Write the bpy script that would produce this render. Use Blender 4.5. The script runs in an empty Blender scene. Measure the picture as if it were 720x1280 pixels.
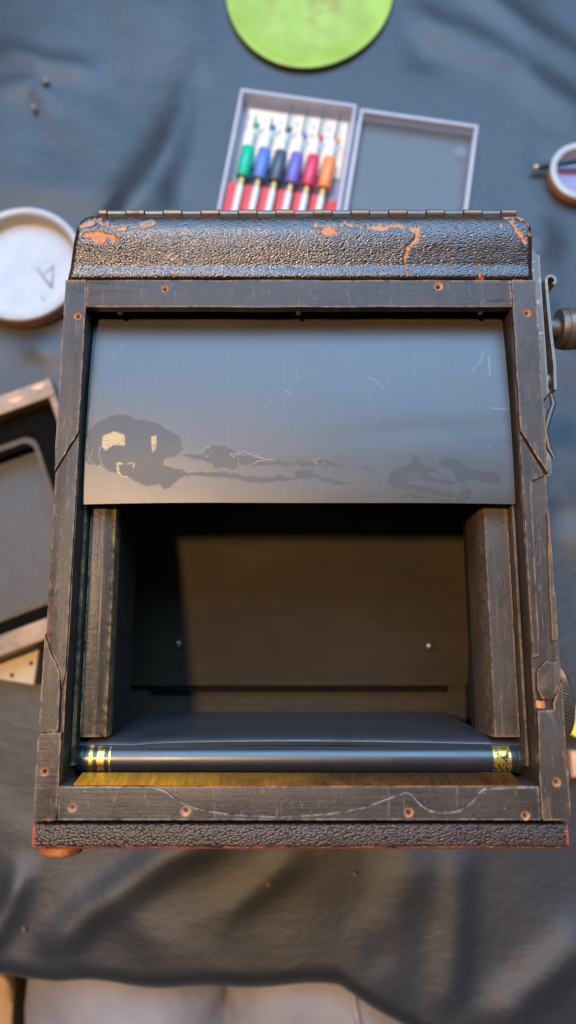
import bpy, bmesh, math, random
import numpy as np
from mathutils import Vector, Matrix, noise

random.seed(7)
rng = np.random.default_rng(7)
S = bpy.context.scene
COL = S.collection
MM = 0.001

# ------------------------------------------------------------------ camera
F_PX = 925.0                      # focal length in photo pixels (720 x 1280)
TILT = math.radians(10.7)         # the phone looks almost straight down
CAM_Z = 0.465                     # phone above the table top
H = 0.200                         # rear face of the old camera above the table top

cd = bpy.data.cameras.new('phone_camera')
cam = bpy.data.objects.new('phone_camera', cd)
COL.objects.link(cam)
cam.location = (0, 0, CAM_Z)
cam.rotation_euler = (TILT, 0, 0)
cd.sensor_fit = 'VERTICAL'
cd.lens = 6.8
cd.sensor_height = 6.8 * 1280 / F_PX
cd.clip_start = 0.01
cd.clip_end = 100
cd.dof.use_dof = True
cd.dof.focus_distance = 0.272
cd.dof.aperture_fstop = 1.7
S.camera = cam

# ------------------------------------------------------------------ light
W = bpy.data.worlds.new('World')
S.world = W
W.use_nodes = True
bg = W.node_tree.nodes['Background']
bg.inputs['Color'].default_value = (0.95, 0.78, 0.66, 1)
bg.inputs['Strength'].default_value = 0.06

def area(name, loc, target, sx, sy, power, color, shape='RECTANGLE', spread=180):
    ld = bpy.data.lights.new(name, 'AREA')
    ld.shape = shape
    ld.size = sx
    if shape in ('RECTANGLE', 'ELLIPSE'):
        ld.size_y = sy
    ld.energy = power
    ld.color = color
    ld.spread = math.radians(spread)
    o = bpy.data.objects.new(name, ld)
    COL.objects.link(o)
    o.location = loc
    o.rotation_euler = (Vector(target) - Vector(loc)).to_track_quat('-Z', 'Y').to_euler()
    return o

# warm ceiling lamp above and a little to the left
area('ceiling_lamp', (-0.46, 0.12, 1.85), (0, 0.05, 0.2), 0.13, 0.13, 33, (1.0, 0.64, 0.34), 'DISK')
# tall window with cool daylight beyond the far side of the table
area('window_light', (0.1, 1.25, 1.82), (0, 0.08, 0.2), 2.3, 1.35, 100, (0.29, 0.59, 1.0))

S.view_settings.view_transform = 'Standard'
S.view_settings.look = 'None'
S.view_settings.gamma = 1
S.view_settings.exposure = 0.0
S.view_settings.use_curve_mapping = False
S.render.engine = 'CYCLES'

# ------------------------------------------------------------------ pixel -> place
def P(u, v, z):
    x = (u - 360) / F_PX
    y = -(v - 640) / F_PX
    dy = y * math.cos(TILT) + math.sin(TILT)
    dz = y * math.sin(TILT) - math.cos(TILT)
    t = (CAM_Z - z) / -dz
    return Vector((x * t, dy * t, z))

def to_px(X, Y, Z):
    """numpy: world -> photo pixel"""
    d = CAM_Z - Z
    c, s = math.cos(TILT), math.sin(TILT)
    depth = d * c + Y * s
    yc = (Y * c - d * s)
    return 360 + F_PX * X / depth, 640 - F_PX * yc / depth

# ------------------------------------------------------------------ material helpers
class NT:
    def __init__(self, name):
        self.m = bpy.data.materials.new(name)
        self.m.use_nodes = True
        self.t = self.m.node_tree
        self.b = self.t.nodes['Principled BSDF']
        self.co = None
    def n(self, typ, **kw):
        nd = self.t.nodes.new(typ)
        for k, v in kw.items():
            setattr(nd, k, v)
        return nd
    def link(self, a, b):
        self.t.links.new(a, b)
    def coord(self, scale=(1, 1, 1), rot=(0, 0, 0), kind='Object'):
        if self.co is None:
            self.co = self.n('ShaderNodeTexCoord')
        mp = self.n('ShaderNodeMapping')
        mp.inputs['Scale'].default_value = scale
        mp.inputs['Rotation'].default_value = rot
        self.link(self.co.outputs[kind], mp.inputs['Vector'])
        return mp.outputs['Vector']
    def noise(self, vec, scale=1.0, detail=4, rough=0.55, dist=0.0):
        nd = self.n('ShaderNodeTexNoise')
        nd.inputs['Scale'].default_value = scale
        nd.inputs['Detail'].default_value = detail
        nd.inputs['Roughness'].default_value = rough
        nd.inputs['Distortion'].default_value = dist
        self.link(vec, nd.inputs['Vector'])
        return nd.outputs['Fac']
    def voro(self, vec, scale=1.0, feature='F1', out='Distance', rand=1.0):
        nd = self.n('ShaderNodeTexVoronoi', feature=feature)
        nd.inputs['Scale'].default_value = scale
        nd.inputs['Randomness'].default_value = rand
        self.link(vec, nd.inputs['Vector'])
        return nd.outputs[out]
    def ramp(self, fac, stops):
        nd = self.n('ShaderNodeValToRGB')
        el = nd.color_ramp.elements
        while len(el) < len(stops):
            el.new(0.5)
        for e, (p, c) in zip(el, stops):
            e.position = p
            e.color = (c, c, c, 1) if isinstance(c, (int, float)) else (*c, 1)
        self.link(fac, nd.inputs['Fac'])
        return nd.outputs['Color']
    def mix(self, fac, a, b, mode='MIX'):
        nd = self.n('ShaderNodeMix', data_type='RGBA', blend_type=mode)
        for sock, v in ((nd.inputs[0], fac), (nd.inputs[6], a), (nd.inputs[7], b)):
            self.put(sock, v)
        return nd.outputs[2]
    def put(self, sock, v):
        if isinstance(v, bpy.types.NodeSocket):
            self.link(v, sock)
        elif isinstance(v, (tuple, list)) and len(v) == 3 and sock.type == 'RGBA':
            sock.default_value = (*v, 1)
        else:
            sock.default_value = v
    def math(self, op, a, b=0.0, clamp=False):
        nd = self.n('ShaderNodeMath', operation=op, use_clamp=clamp)
        self.put(nd.inputs[0], a)
        self.put(nd.inputs[1], b)
        return nd.outputs[0]
    def attr(self, name, ch='Color'):
        nd = self.n('ShaderNodeAttribute', attribute_name=name)
        if ch == 'Color':
            return nd.outputs['Color']
        sp = self.n('ShaderNodeSeparateColor')
        self.link(nd.outputs['Color'], sp.inputs[0])
        return sp.outputs[ch]
    def edge(self, radius, lo=0.02, hi=0.25):
        """mask of convex and concave edges (wear)"""
        bv = self.n('ShaderNodeBevel', samples=6)
        bv.inputs['Radius'].default_value = radius
        ge = self.n('ShaderNodeNewGeometry')
        vm = self.n('ShaderNodeVectorMath', operation='DOT_PRODUCT')
        self.link(bv.outputs[0], vm.inputs[0])
        self.link(ge.outputs['True Normal'], vm.inputs[1])
        inv = self.math('SUBTRACT', 1.0, vm.outputs['Value'])
        return self.ramp(inv, [(lo, 0.0), (hi, 1.0)])
    def bump(self, h, strength=0.3, dist=0.001, normal=None):
        nd = self.n('ShaderNodeBump')
        nd.inputs['Strength'].default_value = strength
        nd.inputs['Distance'].default_value = dist
        self.link(h, nd.inputs['Height'])
        if normal is not None:
            self.link(normal, nd.inputs['Normal'])
        return nd.outputs['Normal']
    def out(self, base=None, rough=None, normal=None, **kw):
        if base is not None:
            self.put(self.b.inputs['Base Color'], base)
        if rough is not None:
            self.put(self.b.inputs['Roughness'], rough)
        if normal is not None:
            self.link(normal, self.b.inputs['Normal'])
        for k, v in kw.items():
            self.put(self.b.inputs[k.replace('_', ' ')], v)
        return self.m

def wood_black(name, axis, tone=(0.044, 0.033, 0.0245), wear=(0.30, 0.155, 0.07), wear_amt=0.95, gold=0.0, rough=0.42):
    """worn black-painted wood, the grain runs along axis 0, 1 or 2"""
    t = NT(name)
    sc = [900, 900, 900]
    sc[axis] = 45
    g = t.noise(t.coord(tuple(sc)), 1.0, 5, 0.6, 0.4)
    sc2 = [260, 260, 260]
    sc2[axis] = 9
    g2 = t.noise(t.coord(tuple(sc2)), 1.0, 6, 0.65, 0.3)
    big = t.noise(t.coord((40, 40, 40)), 1.0, 4, 0.6)
    dots = t.noise(t.coord((700, 700, 700)), 1.0, 3, 0.5)
    dark = tuple(c * 0.72 for c in tone)
    lite = tuple(c * 1.3 for c in tone)
    c = t.mix(t.ramp(g, [(0.3, 0.0), (0.7, 1.0)]), dark, lite)
    c = t.mix(t.math('MULTIPLY', t.ramp(big, [(0.38, 0.0), (0.68, 1.0)]), 0.75), c, tuple(x * 1.7 for x in tone))
    c = t.mix(t.math('MULTIPLY', t.ramp(t.noise(t.coord((95, 95, 95)), 1.0, 5, 0.7, 1.0), [(0.55, 0.0), (0.66, 1.0)]), 0.5), c, tuple(x * 0.5 for x in tone))
    streak = t.ramp(g2, [(0.60, 0.0), (0.70, 1.0)])
    c = t.mix(t.math('MULTIPLY', streak, 0.18 + gold), c, wear)  # gold strengthens the worn streaks as sheen put into the colour
    speck = t.ramp(dots, [(0.70, 0.0), (0.76, 1.0)])
    c = t.mix(t.math('MULTIPLY', speck, 0.55), c, tuple(x * 0.9 for x in wear))
    scr = t.ramp(t.noise(t.coord((620, 130, 300), (0, 0, 0.75)), 1.0, 4, 0.55, 1.2), [(0.60, 0.0), (0.70, 1.0)])
    c = t.mix(t.math('MULTIPLY', scr, 0.40), c, (0.20, 0.15, 0.11))
    e = t.edge(0.0014, 0.004, 0.10)
    brk = t.ramp(t.noise(t.coord((230, 230, 230)), 1.0, 4, 0.7), [(0.40, 0.0), (0.60, 1.0)])
    em = t.math('MULTIPLY', t.math('MULTIPLY', e, brk), wear_amt)
    c = t.mix(em, c, wear)
    r = t.math('ADD', t.math('MULTIPLY', g, 0.22), rough - 0.1)
    hgt = t.math('ADD', t.math('MULTIPLY', g, 0.6), t.math('MULTIPLY', dots, 0.5))
    hgt = t.math('ADD', hgt, big)
    return t.out(c, r, t.bump(hgt, 0.34, 0.0006), Specular_IOR_Level=0.27)

def leather(name, orange=True):
    t = NT(name)
    v = t.coord((1, 1, 1))
    dist = t.n('ShaderNodeVectorMath', operation='ADD')
    nz = t.n('ShaderNodeTexNoise')
    nz.inputs['Scale'].default_value = 300
    t.link(v, nz.inputs['Vector'])
    sc = t.n('ShaderNodeVectorMath', operation='SCALE')
    sc.inputs['Scale'].default_value = 0.0007
    t.link(nz.outputs['Color'], sc.inputs[0])
    t.link(v, dist.inputs[0])
    t.link(sc.outputs[0], dist.inputs[1])
    # slanted pebble grain
    mp = t.n('ShaderNodeMapping')
    mp.inputs['Rotation'].default_value = (0, 0, math.radians(-35))
    mp.inputs['Scale'].default_value = (1.0, 1.7, 1.2)
    t.link(dist.outputs[0], mp.inputs['Vector'])
    cells = t.math('POWER', t.voro(mp.outputs[0], 1050, 'F1'), 1.6)
    fine = t.noise(v, 1700, 3, 0.6)
    big = t.noise(v, 60, 4, 0.6)
    h = t.math('SUBTRACT', t.math('MULTIPLY', big, 0.2), cells)
    h = t.math('ADD', h, t.math('MULTIPLY', fine, 0.18))
    c = t.mix(t.ramp(cells, [(0.15, 0.0), (0.6, 1.0)]), (0.040, 0.022, 0.012), (0.012, 0.006, 0.004))
    c = t.mix(t.ramp(big, [(0.45, 0.0), (0.75, 0.5)]), c, (0.085, 0.05, 0.032))
    e = t.edge(0.0012)
    eb = t.math('MULTIPLY', e, t.ramp(t.noise(v, 190, 4, 0.7), [(0.42, 0.0), (0.58, 1.0)]))
    c = t.mix(t.math('MULTIPLY', eb, 0.75), c, (0.42, 0.13, 0.045))
    rough = 0.36
    if orange:
        a = t.attr('wear', 'Red')
        a = t.math('MULTIPLY', a, t.ramp(t.noise(v, 650, 4, 0.7), [(0.34, 0.35), (0.5, 1.0)]))
        c = t.mix(a, c, t.mix(fine, (0.50, 0.11, 0.012), (0.78, 0.26, 0.06)))
        b = t.attr('wear', 'Green')
        c = t.mix(b, c, t.mix(fine, (0.34, 0.14, 0.06), (0.56, 0.29, 0.14)))
        ab = t.math('MAXIMUM', a, b)
        rough = t.math('ADD', t.math('MULTIPLY', ab, 0.45), 0.26)
    return t.out(c, rough, t.bump(h, 0.55, 0.00032), Specular_IOR_Level=0.85)

def plain(name, base, rough=0.5, var=0.25, scale=120, bump=0.0, **kw):
    t = NT(name)
    v = t.coord()
    n1 = t.noise(v, scale, 5, 0.6)
    c = t.mix(t.ramp(n1, [(0.3, 0.0), (0.7, 1.0)]), tuple(x * (1 - var) for x in base), tuple(min(1, x * (1 + var)) for x in base))
    r = t.math('ADD', t.math('MULTIPLY', n1, 0.2), rough - 0.1)
    nm = t.bump(t.noise(v, scale * 6, 4, 0.6), bump, 0.0005) if bump else None
    return t.out(c, r, nm, **kw)

def worn_metal(name, base, under, rough=0.3, amt=0.5, scale=160, metallic=0.9):
    t = NT(name)
    v = t.coord()
    n1 = t.noise(v, scale, 6, 0.68, 0.3)
    e = t.edge(0.0008)
    m = t.math('MAXIMUM', t.math('MULTIPLY', e, 0.8), t.ramp(n1, [(0.66 - amt * 0.25, 0.0), (0.74 - amt * 0.25, 1.0)]))
    c = t.mix(m, base, under)
    r = t.math('ADD', t.math('MULTIPLY', n1, 0.3), rough - 0.1)
    return t.out(c, r, t.bump(n1, 0.25, 0.0004), Metallic=metallic)

# ------------------------------------------------------------------ mesh helpers (millimetres unless said)
def finish(name, bm, mat, parent=None, smooth=40, scale=MM):
    me = bpy.data.meshes.new(name)
    bmesh.ops.recalc_face_normals(bm, faces=bm.faces)
    bm.to_mesh(me)
    bm.free()
    if scale != 1:
        me.transform(Matrix.Scale(scale, 4))
    if mat is not None:
        for m in (mat if isinstance(mat, (list, tuple)) else [mat]):
            me.materials.append(m)
    if smooth:
        me.shade_smooth()
        me.set_sharp_from_angle(angle=math.radians(smooth))
    o = bpy.data.objects.new(name, me)
    COL.objects.link(o)
    if parent is not None:
        o.parent = parent
    return o

def prism(bm, poly, z0, z1, bevel=0.0, seg=2, axis='z'):
    """closed polygon extruded; axis x: poly is (y, z) extruded along x"""
    def pt(a, b, c):
        return (a, b, c) if axis == 'z' else ((c, a, b) if axis == 'x' else (a, c, b))
    lo = [bm.verts.new(pt(a, b, z0)) for a, b in poly]
    hi = [bm.verts.new(pt(a, b, z1)) for a, b in poly]
    n = len(poly)
    fs = [bm.faces.new(lo[::-1]), bm.faces.new(hi)]
    for i in range(n):
        fs.append(bm.faces.new((lo[i], lo[(i + 1) % n], hi[(i + 1) % n], hi[i])))
    if bevel:
        es = set()
        for f in fs[:2]:
            es.update(f.edges)
        for f in fs[2:]:
            for e in f.edges:
                if len(e.link_faces) == 2 and e.calc_face_angle(0) > 0.6:
                    es.add(e)
        bmesh.ops.bevel(bm, geom=list(es), offset=bevel, segments=seg, affect='EDGES', profile=0.6, clamp_overlap=True)

def box(bm, x0, x1, y0, y1, z0, z1, bevel=0.0, seg=2):
    prism(bm, [(x0, y0), (x1, y0), (x1, y1), (x0, y1)], z0, z1, bevel, seg)

def lathe(bm, prof, origin, axis, seg=32, cap=True):
    """prof = [(r, t)] along axis from origin"""
    ax = Vector(axis).normalized()
    up = Vector((0, 0, 1)) if abs(ax.z) < 0.9 else Vector((1, 0, 0))
    a = ax.cross(up).normalized()
    b = ax.cross(a).normalized()
    o = Vector(origin)
    rings = []
    for r, t in prof:
        rings.append([bm.verts.new(o + ax * t + (a * math.cos(k * 2 * math.pi / seg) + b * math.sin(k * 2 * math.pi / seg)) * max(r, 1e-4)) for k in range(seg)])
    for q in range(len(rings) - 1):
        for k in range(seg):
            bm.faces.new((rings[q][k], rings[q][(k + 1) % seg], rings[q + 1][(k + 1) % seg], rings[q + 1][k]))
    if cap:
        bm.faces.new(rings[0][::-1])
        bm.faces.new(rings[-1])

def tube(bm, path, r, seg=10):
    pts = [Vector(p) for p in path]
    rs = r if isinstance(r, (list, tuple)) else [r] * len(pts)
    rings = []
    prev = None
    for i, p in enumerate(pts):
        d = (pts[min(i + 1, len(pts) - 1)] - pts[max(i - 1, 0)]).normalized()
        up = prev if prev is not None else (Vector((0, 0, 1)) if abs(d.z) < 0.9 else Vector((1, 0, 0)))
        a = (up - d * up.dot(d)).normalized()
        prev = a
        b = d.cross(a)
        rings.append([bm.verts.new(p + (a * math.cos(k * 2 * math.pi / seg) + b * math.sin(k * 2 * math.pi / seg)) * rs[i]) for k in range(seg)])
    for q in range(len(rings) - 1):
        for k in range(seg):
            bm.faces.new((rings[q][k], rings[q][(k + 1) % seg], rings[q + 1][(k + 1) % seg], rings[q + 1][k]))
    bm.faces.new(rings[0][::-1])
    bm.faces.new(rings[-1])

def empty(name, loc, label, cat, group=None):
    o = bpy.data.objects.new(name, None)
    o.empty_display_size = 0.02
    COL.objects.link(o)
    o.location = loc
    tag(o, label, cat, group)
    return o

def tag(o, label, cat, group=None):
    o['label'] = label
    o['category'] = cat
    if group:
        o['group'] = group
    return o

def grid_mesh(name, X, Y, Z, mat, parent=None, cols=None, thickness=0.0, smooth=True):
    """X, Y, Z = 2-D arrays in metres; cols = {attribute: (r, g, b arrays)}"""
    n, m = X.shape
    co = np.stack([X, Y, Z], -1).reshape(-1, 3)
    idx = np.arange(n * m).reshape(n, m)
    q = np.stack([idx[:-1, :-1], idx[:-1, 1:], idx[1:, 1:], idx[1:, :-1]], -1).reshape(-1, 4)
    me = bpy.data.meshes.new(name)
    if thickness:
        nv = n * m
        low = co.copy()
        low[:, 2] -= thickness
        co = np.vstack([co, low])
        loop = np.concatenate([idx[0, :], idx[1:, -1], idx[-1, -2::-1], idx[-2:0:-1, 0]])
        nxt = np.roll(loop, -1)
        side = np.stack([nxt, loop, loop + nv, nxt + nv], -1)
        q = np.vstack([q, q[:, ::-1] + nv, side])
    me.from_pydata(co.tolist(), [], q.tolist())
    me.materials.append(mat)
    if smooth:
        me.shade_smooth()
        me.set_sharp_from_angle(angle=math.radians(50))
    for k, (r, g, b) in (cols or {}).items():
        a = me.color_attributes.new(k, 'FLOAT_COLOR', 'POINT')
        rgba = np.ones((len(me.vertices), 4), np.float32)
        for i, ch in enumerate((r, g, b)):
            f = np.asarray(ch, np.float32).reshape(-1)
            rgba[:len(f), i] = f
            if thickness:
                rgba[len(f):, i] = 0
        a.data.foreach_set('color', rgba.reshape(-1))
    o = bpy.data.objects.new(name, me)
    COL.objects.link(o)
    if parent is not None:
        o.parent = parent
    return o

def vnoise(X, Y, scale, seed=0.0, oct=3):
    """cheap smooth numpy noise in -1..1"""
    out = np.zeros_like(X)
    amp, tot = 1.0, 0.0
    for k in range(oct):
        s = scale * 2 ** k
        x, y = X * s + seed * 17.3 + k * 5.1, Y * s + seed * 9.7 - k * 3.3
        xi, yi = np.floor(x), np.floor(y)
        fx, fy = x - xi, y - yi
        fx, fy = fx * fx * (3 - 2 * fx), fy * fy * (3 - 2 * fy)
        def hsh(a, b):
            return np.modf(np.abs(np.sin(a * 127.1 + b * 311.7 + seed) * 43758.5453))[0]
        v = (hsh(xi, yi) * (1 - fx) + hsh(xi + 1, yi) * fx) * (1 - fy) + (hsh(xi, yi + 1) * (1 - fx) + hsh(xi + 1, yi + 1) * fx) * fy
        out += amp * (2 * v - 1)
        tot += amp
        amp *= 0.5
    return out / tot

def seg_dist(U, V, pts, closed=True):
    d = np.full(U.shape, 1e9)
    n = len(pts)
    for i in range(n if closed else n - 1):
        ax, ay = pts[i]
        bx, by = pts[(i + 1) % n]
        dx, dy = bx - ax, by - ay
        t = np.clip(((U - ax) * dx + (V - ay) * dy) / (dx * dx + dy * dy + 1e-9), 0, 1)
        d = np.minimum(d, np.hypot(U - ax - t * dx, V - ay - t * dy))
    return d

def sdf(U, V, pts):
    ins = np.zeros(U.shape, bool)
    n = len(pts)
    for i in range(n):
        ax, ay = pts[i]
        bx, by = pts[(i + 1) % n]
        if ay == by:
            continue
        c = ((ay > V) != (by > V)) & (U < (bx - ax) * (V - ay) / (by - ay) + ax)
        ins ^= c
    d = seg_dist(U, V, pts)
    return np.where(ins, -d, d)

def soft(d, w=0.8):
    return np.clip(0.5 - d / (2 * w), 0, 1)

def zoomed(pts, ox, oy, k):
    return [(ox + x / k, oy + y / k) for x, y in pts]

HM = H / MM        # 200 mm

# ================================================================== MATERIALS
M = {}
M['wood_y'] = wood_black('black_wood_lengthwise', 1)
M['wood_x'] = wood_black('black_wood_crosswise', 0)
M['wood_dusty'] = wood_black('dusty_black_wood', 0, wear=(0.30, 0.27, 0.235), wear_amt=1.0)
M['post_l'] = wood_black('worn_post_painted_sheen', 1, (0.042, 0.032, 0.022), (0.50, 0.30, 0.11), 0.9, gold=0.60, rough=0.36)  # lamp's golden sheen put into the streak colour, beside real edge wear
M['post'] = wood_black('black_wood_post', 1, (0.055, 0.042, 0.032), (0.36, 0.20, 0.09), 0.7, gold=0.25)
M['dead_black'] = plain('black_rebate_and_gap_shade', (0.006, 0.005, 0.004), 0.95, 0.3, 200, 0.0, Specular_IOR_Level=0.05)  # black of the rebate, also used as shade for the floor gap
M['matte'] = plain('matte_black_paint', (0.014, 0.013, 0.013), 0.55, 0.35, 90, 0.2)
def chamber_mat():
    t = NT('chamber_black_paint')
    v = t.coord()
    n1 = t.noise(v, 26, 6, 0.65, 0.4)
    g = t.noise(t.coord((20, 160, 60)), 1.0, 5, 0.6, 0.5)
    c = t.mix(t.ramp(n1, [(0.3, 0.0), (0.7, 1.0)]), (0.022, 0.0145, 0.0065), (0.038, 0.0255, 0.012))
    c = t.mix(t.math('MULTIPLY', t.ramp(g, [(0.5, 0.0), (0.7, 1.0)]), 0.35), c, (0.016, 0.011, 0.006))
    dust = t.ramp(t.noise(v, 900, 2, 0.5), [(0.74, 0.0), (0.78, 1.0)])
    c = t.mix(t.math('MULTIPLY', dust, 0.4), c, (0.16, 0.13, 0.09))
    return t.out(c, 0.7, t.bump(t.math('ADD', g, n1), 0.35, 0.001), Specular_IOR_Level=0.3)
M['chamber'] = chamber_mat()
M['leather'] = leather('worn_black_leather')
M['leather_plain'] = leather('black_leather_strip', False)
M['steel'] = worn_metal('tarnished_hinge_steel', (0.15, 0.145, 0.14), (0.32, 0.19, 0.10), 0.42, 0.35, metallic=0.7)
M['brassy'] = worn_metal('rubbed_hinge_brass', (0.20, 0.145, 0.10), (0.11, 0.09, 0.075), 0.42, 0.45, metallic=0.7)
M['blackmetal'] = worn_metal('blackened_metal', (0.10, 0.088, 0.078), (0.34, 0.22, 0.13), 0.42, 0.22, metallic=0.6)
M['greymetal'] = worn_metal('grey_worn_metal', (0.13, 0.115, 0.10), (0.36, 0.29, 0.23), 0.45, 0.3, metallic=0.5)
M['screw'] = worn_metal('dull_screw_steel', (0.22, 0.20, 0.18), (0.10, 0.08, 0.07), 0.4, 0.3)
M['rawwood'] = plain('raw_orange_wood', (0.50, 0.19, 0.07), 0.7, 0.4, 700, 0.4)
M['darkhole'] = plain('dark_hole', (0.02, 0.011, 0.007), 0.8)

def roller_mat():
    t = NT('black_lacquered_roller')
    v = t.coord()
    sep = t.n('ShaderNodeSeparateXYZ')
    t.link(t.co.outputs['Object'], sep.inputs[0])
    n1 = t.noise(v, 420, 4, 0.7)
    n2 = t.noise(v, 60, 3, 0.6)
    c = t.mix(t.ramp(n1, [(0.735, 0.0), (0.76, 1.0)]), (0.017, 0.017, 0.019), (0.45, 0.32, 0.10))
    r = t.math('ADD', t.math('MULTIPLY', n2, 0.2), 0.26)
    return t.out(c, r, t.bump(n1, 0.05, 0.0004), Specular_IOR_Level=0.8)
M['roller'] = roller_mat()

def band_mat():
    t = NT('worn_brass_band')
    v = t.coord()
    n1 = t.noise(v, 330, 5, 0.7)
    c = t.mix(t.ramp(n1, [(0.42, 0.0), (0.5, 1.0)]), (0.02, 0.018, 0.015), (0.82, 0.56, 0.10))
    mt = t.ramp(n1, [(0.42, 0.0), (0.5, 1.0)])
    return t.out(c, 0.34, t.bump(n1, 0.2, 0.0003), Metallic=mt)
M['band'] = band_mat()

def rod_mat():
    t = NT('aged_brass_painted_light')
    sep = t.n('ShaderNodeSeparateXYZ')
    t.coord()
    t.link(t.co.outputs['Object'], sep.inputs[0])
    n1 = t.noise(t.coord((900, 60, 60)), 1.0, 5, 0.7)
    n2 = t.noise(t.coord((60, 60, 60)), 1.0, 4, 0.7)
    f = t.math('ADD', t.math('MULTIPLY', sep.outputs['X'], 5.5), t.math('SUBTRACT', t.math('MULTIPLY', n2, 0.7), 0.02))
    c = t.mix(t.ramp(f, [(-0.0, 0.0), (0.5, 1.0)]), (0.80, 0.30, 0.012), (0.06, 0.022, 0.006))  # light fading towards the right end is put into the brass colour
    c = t.mix(t.ramp(n1, [(0.35, 0.0), (0.65, 0.7)]), c, (0.20, 0.06, 0.008))
    return t.out(c, 0.38, t.bump(n1, 0.3, 0.0004), Metallic=0.0, Specular_IOR_Level=0.1)
M['rod'] = rod_mat()

def curtain_mat():
    t = NT('rubberised_shutter_cloth')
    v = t.coord()
    weave = t.noise(t.coord((2600, 2600, 2600)), 1.0, 2, 0.5)
    big = t.noise(t.coord((26, 60, 40)), 1.0, 5, 0.62)
    streak = t.noise(t.coord((22, 260, 60)), 1.0, 5, 0.62)
    vert = t.noise(t.coord((700, 8, 60)), 1.0, 3, 0.6)
    scratch = t.ramp(t.noise(t.coord((520, 190, 60), (0, 0, 0.5)), 1.0, 3, 0.4, 2.5), [(0.715, 0.0), (0.74, 1.0)])
    c = t.mix(t.ramp(big, [(0.3, 0.0), (0.7, 1.0)]), (0.032, 0.025, 0.018), (0.046, 0.036, 0.026))
    c = t.mix(t.math('MULTIPLY', t.ramp(streak, [(0.4, 0.0), (0.75, 1.0)]), 0.25), c, (0.030, 0.027, 0.024))
    c = t.mix(t.math('MULTIPLY', t.ramp(vert, [(0.5, 0.0), (0.7, 1.0)]), 0.12), c, (0.09, 0.085, 0.08))
    c = t.mix(t.math('MULTIPLY', scratch, 0.35), c, (0.15, 0.14, 0.13))
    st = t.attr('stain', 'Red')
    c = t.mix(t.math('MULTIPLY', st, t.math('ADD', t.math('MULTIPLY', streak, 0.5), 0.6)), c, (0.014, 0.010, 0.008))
    gd = t.attr('stain', 'Green')
    mesh = t.ramp(t.math('MULTIPLY', t.noise(t.coord((2300, 2300, 900)), 1.0, 1, 0.5), 1.0), [(0.4, 0.0), (0.6, 1.0)])
    c = t.mix(gd, c, t.mix(mesh, (0.34, 0.20, 0.085), (0.62, 0.44, 0.22)))
    sc = t.attr('stain', 'Blue')
    c = t.mix(sc, c, (0.24, 0.24, 0.245))
    r = t.math('ADD', t.math('MULTIPLY', big, 0.10), 0.36)
    r = t.math('ADD', r, t.math('MULTIPLY', gd, 0.2))
    r = t.math('ADD', r, t.math('MULTIPLY', st, 0.10))
    h = t.math('ADD', t.math('MULTIPLY', weave, 0.15), t.math('MULTIPLY', streak, 0.22))
    h = t.math('SUBTRACT', h, t.math('MULTIPLY', st, 0.2))
    return t.out(c, r, t.bump(h, 0.16, 0.0005), Specular_IOR_Level=0.72)
M['curtain'] = curtain_mat()

def cloth_mat():
    t = NT('black_satin_tablecloth')
    big = t.noise(t.coord((9, 9, 9)), 1.0, 5, 0.6)
    fine = t.noise(t.coord((90, 140, 60), (0, 0, 0.6)), 1.0, 6, 0.65, 0.5)
    weave = t.noise(t.coord((1800, 1800, 1800)), 1.0, 2, 0.5)
    c = t.mix(t.ramp(big, [(0.3, 0.0), (0.7, 1.0)]), (0.012, 0.014, 0.017), (0.021, 0.023, 0.027))
    lint = t.ramp(t.noise(t.coord((420, 420, 420)), 1.0, 2, 0.4), [(0.76, 0.0), (0.79, 1.0)])
    c = t.mix(t.math('MULTIPLY', lint, 0.35), c, (0.20, 0.18, 0.16))
    crease = t.noise(t.coord((70, 260, 60), (0, 0, -0.5)), 1.0, 6, 0.7, 0.8)
    h = t.math('ADD', t.math('ADD', fine, t.math('MULTIPLY', crease, 0.5)), t.math('MULTIPLY', weave, 0.10))
    return t.out(c, 0.54, t.bump(h, 0.17, 0.004), Specular_IOR_Level=0.78, Sheen_Weight=0.05, Sheen_Roughness=0.5)
M['cloth'] = cloth_mat()
M['enamel'] = plain('white_enamel', (0.44, 0.42, 0.405), 0.35, 0.10, 55)
M['enamel_wall'] = plain('cream_enamel', (0.52, 0.42, 0.32), 0.35, 0.06, 40)
M['copper'] = plain('copper_rim', (0.55, 0.23, 0.10), 0.4, 0.2, 120, Metallic=0.35)
M['ink'] = plain('grey_pencil_mark', (0.16, 0.145, 0.16), 0.6)
def clear_mat(name, tint, alpha, spec=0.35):
    t = NT(name)
    n1 = t.noise(t.coord(), 60, 4, 0.6)
    return t.out(t.mix(n1, tuple(x * .8 for x in tint), tint), 0.3, None, Alpha=alpha, Specular_IOR_Level=spec)
M['clear'] = clear_mat('clear_plastic_sheet', (0.50, 0.52, 0.55), 0.10, 0.25)
M['frost'] = clear_mat('frosted_plastic_rim', (0.72, 0.66, 0.69), 0.62)
M['milky'] = clear_mat('milky_plastic_sheet', (0.45, 0.44, 0.52), 0.45)
M['card'] = plain('cream_paper_card', (0.80, 0.68, 0.52), 0.7, 0.06, 60)
M['red'] = plain('red_rack_plastic', (0.62, 0.03, 0.018), 0.5, 0.15, 90)
M['cream'] = plain('cream_handle', (0.70, 0.66, 0.60), 0.4, 0.06, 90)
M['gold'] = plain('golden_ferrule', (0.62, 0.40, 0.14), 0.4, 0.1, 90, Metallic=0.5)
M['needle'] = plain('dark_needle_steel', (0.10, 0.11, 0.11), 0.35, 0.1, 90, Metallic=0.7)
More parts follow.
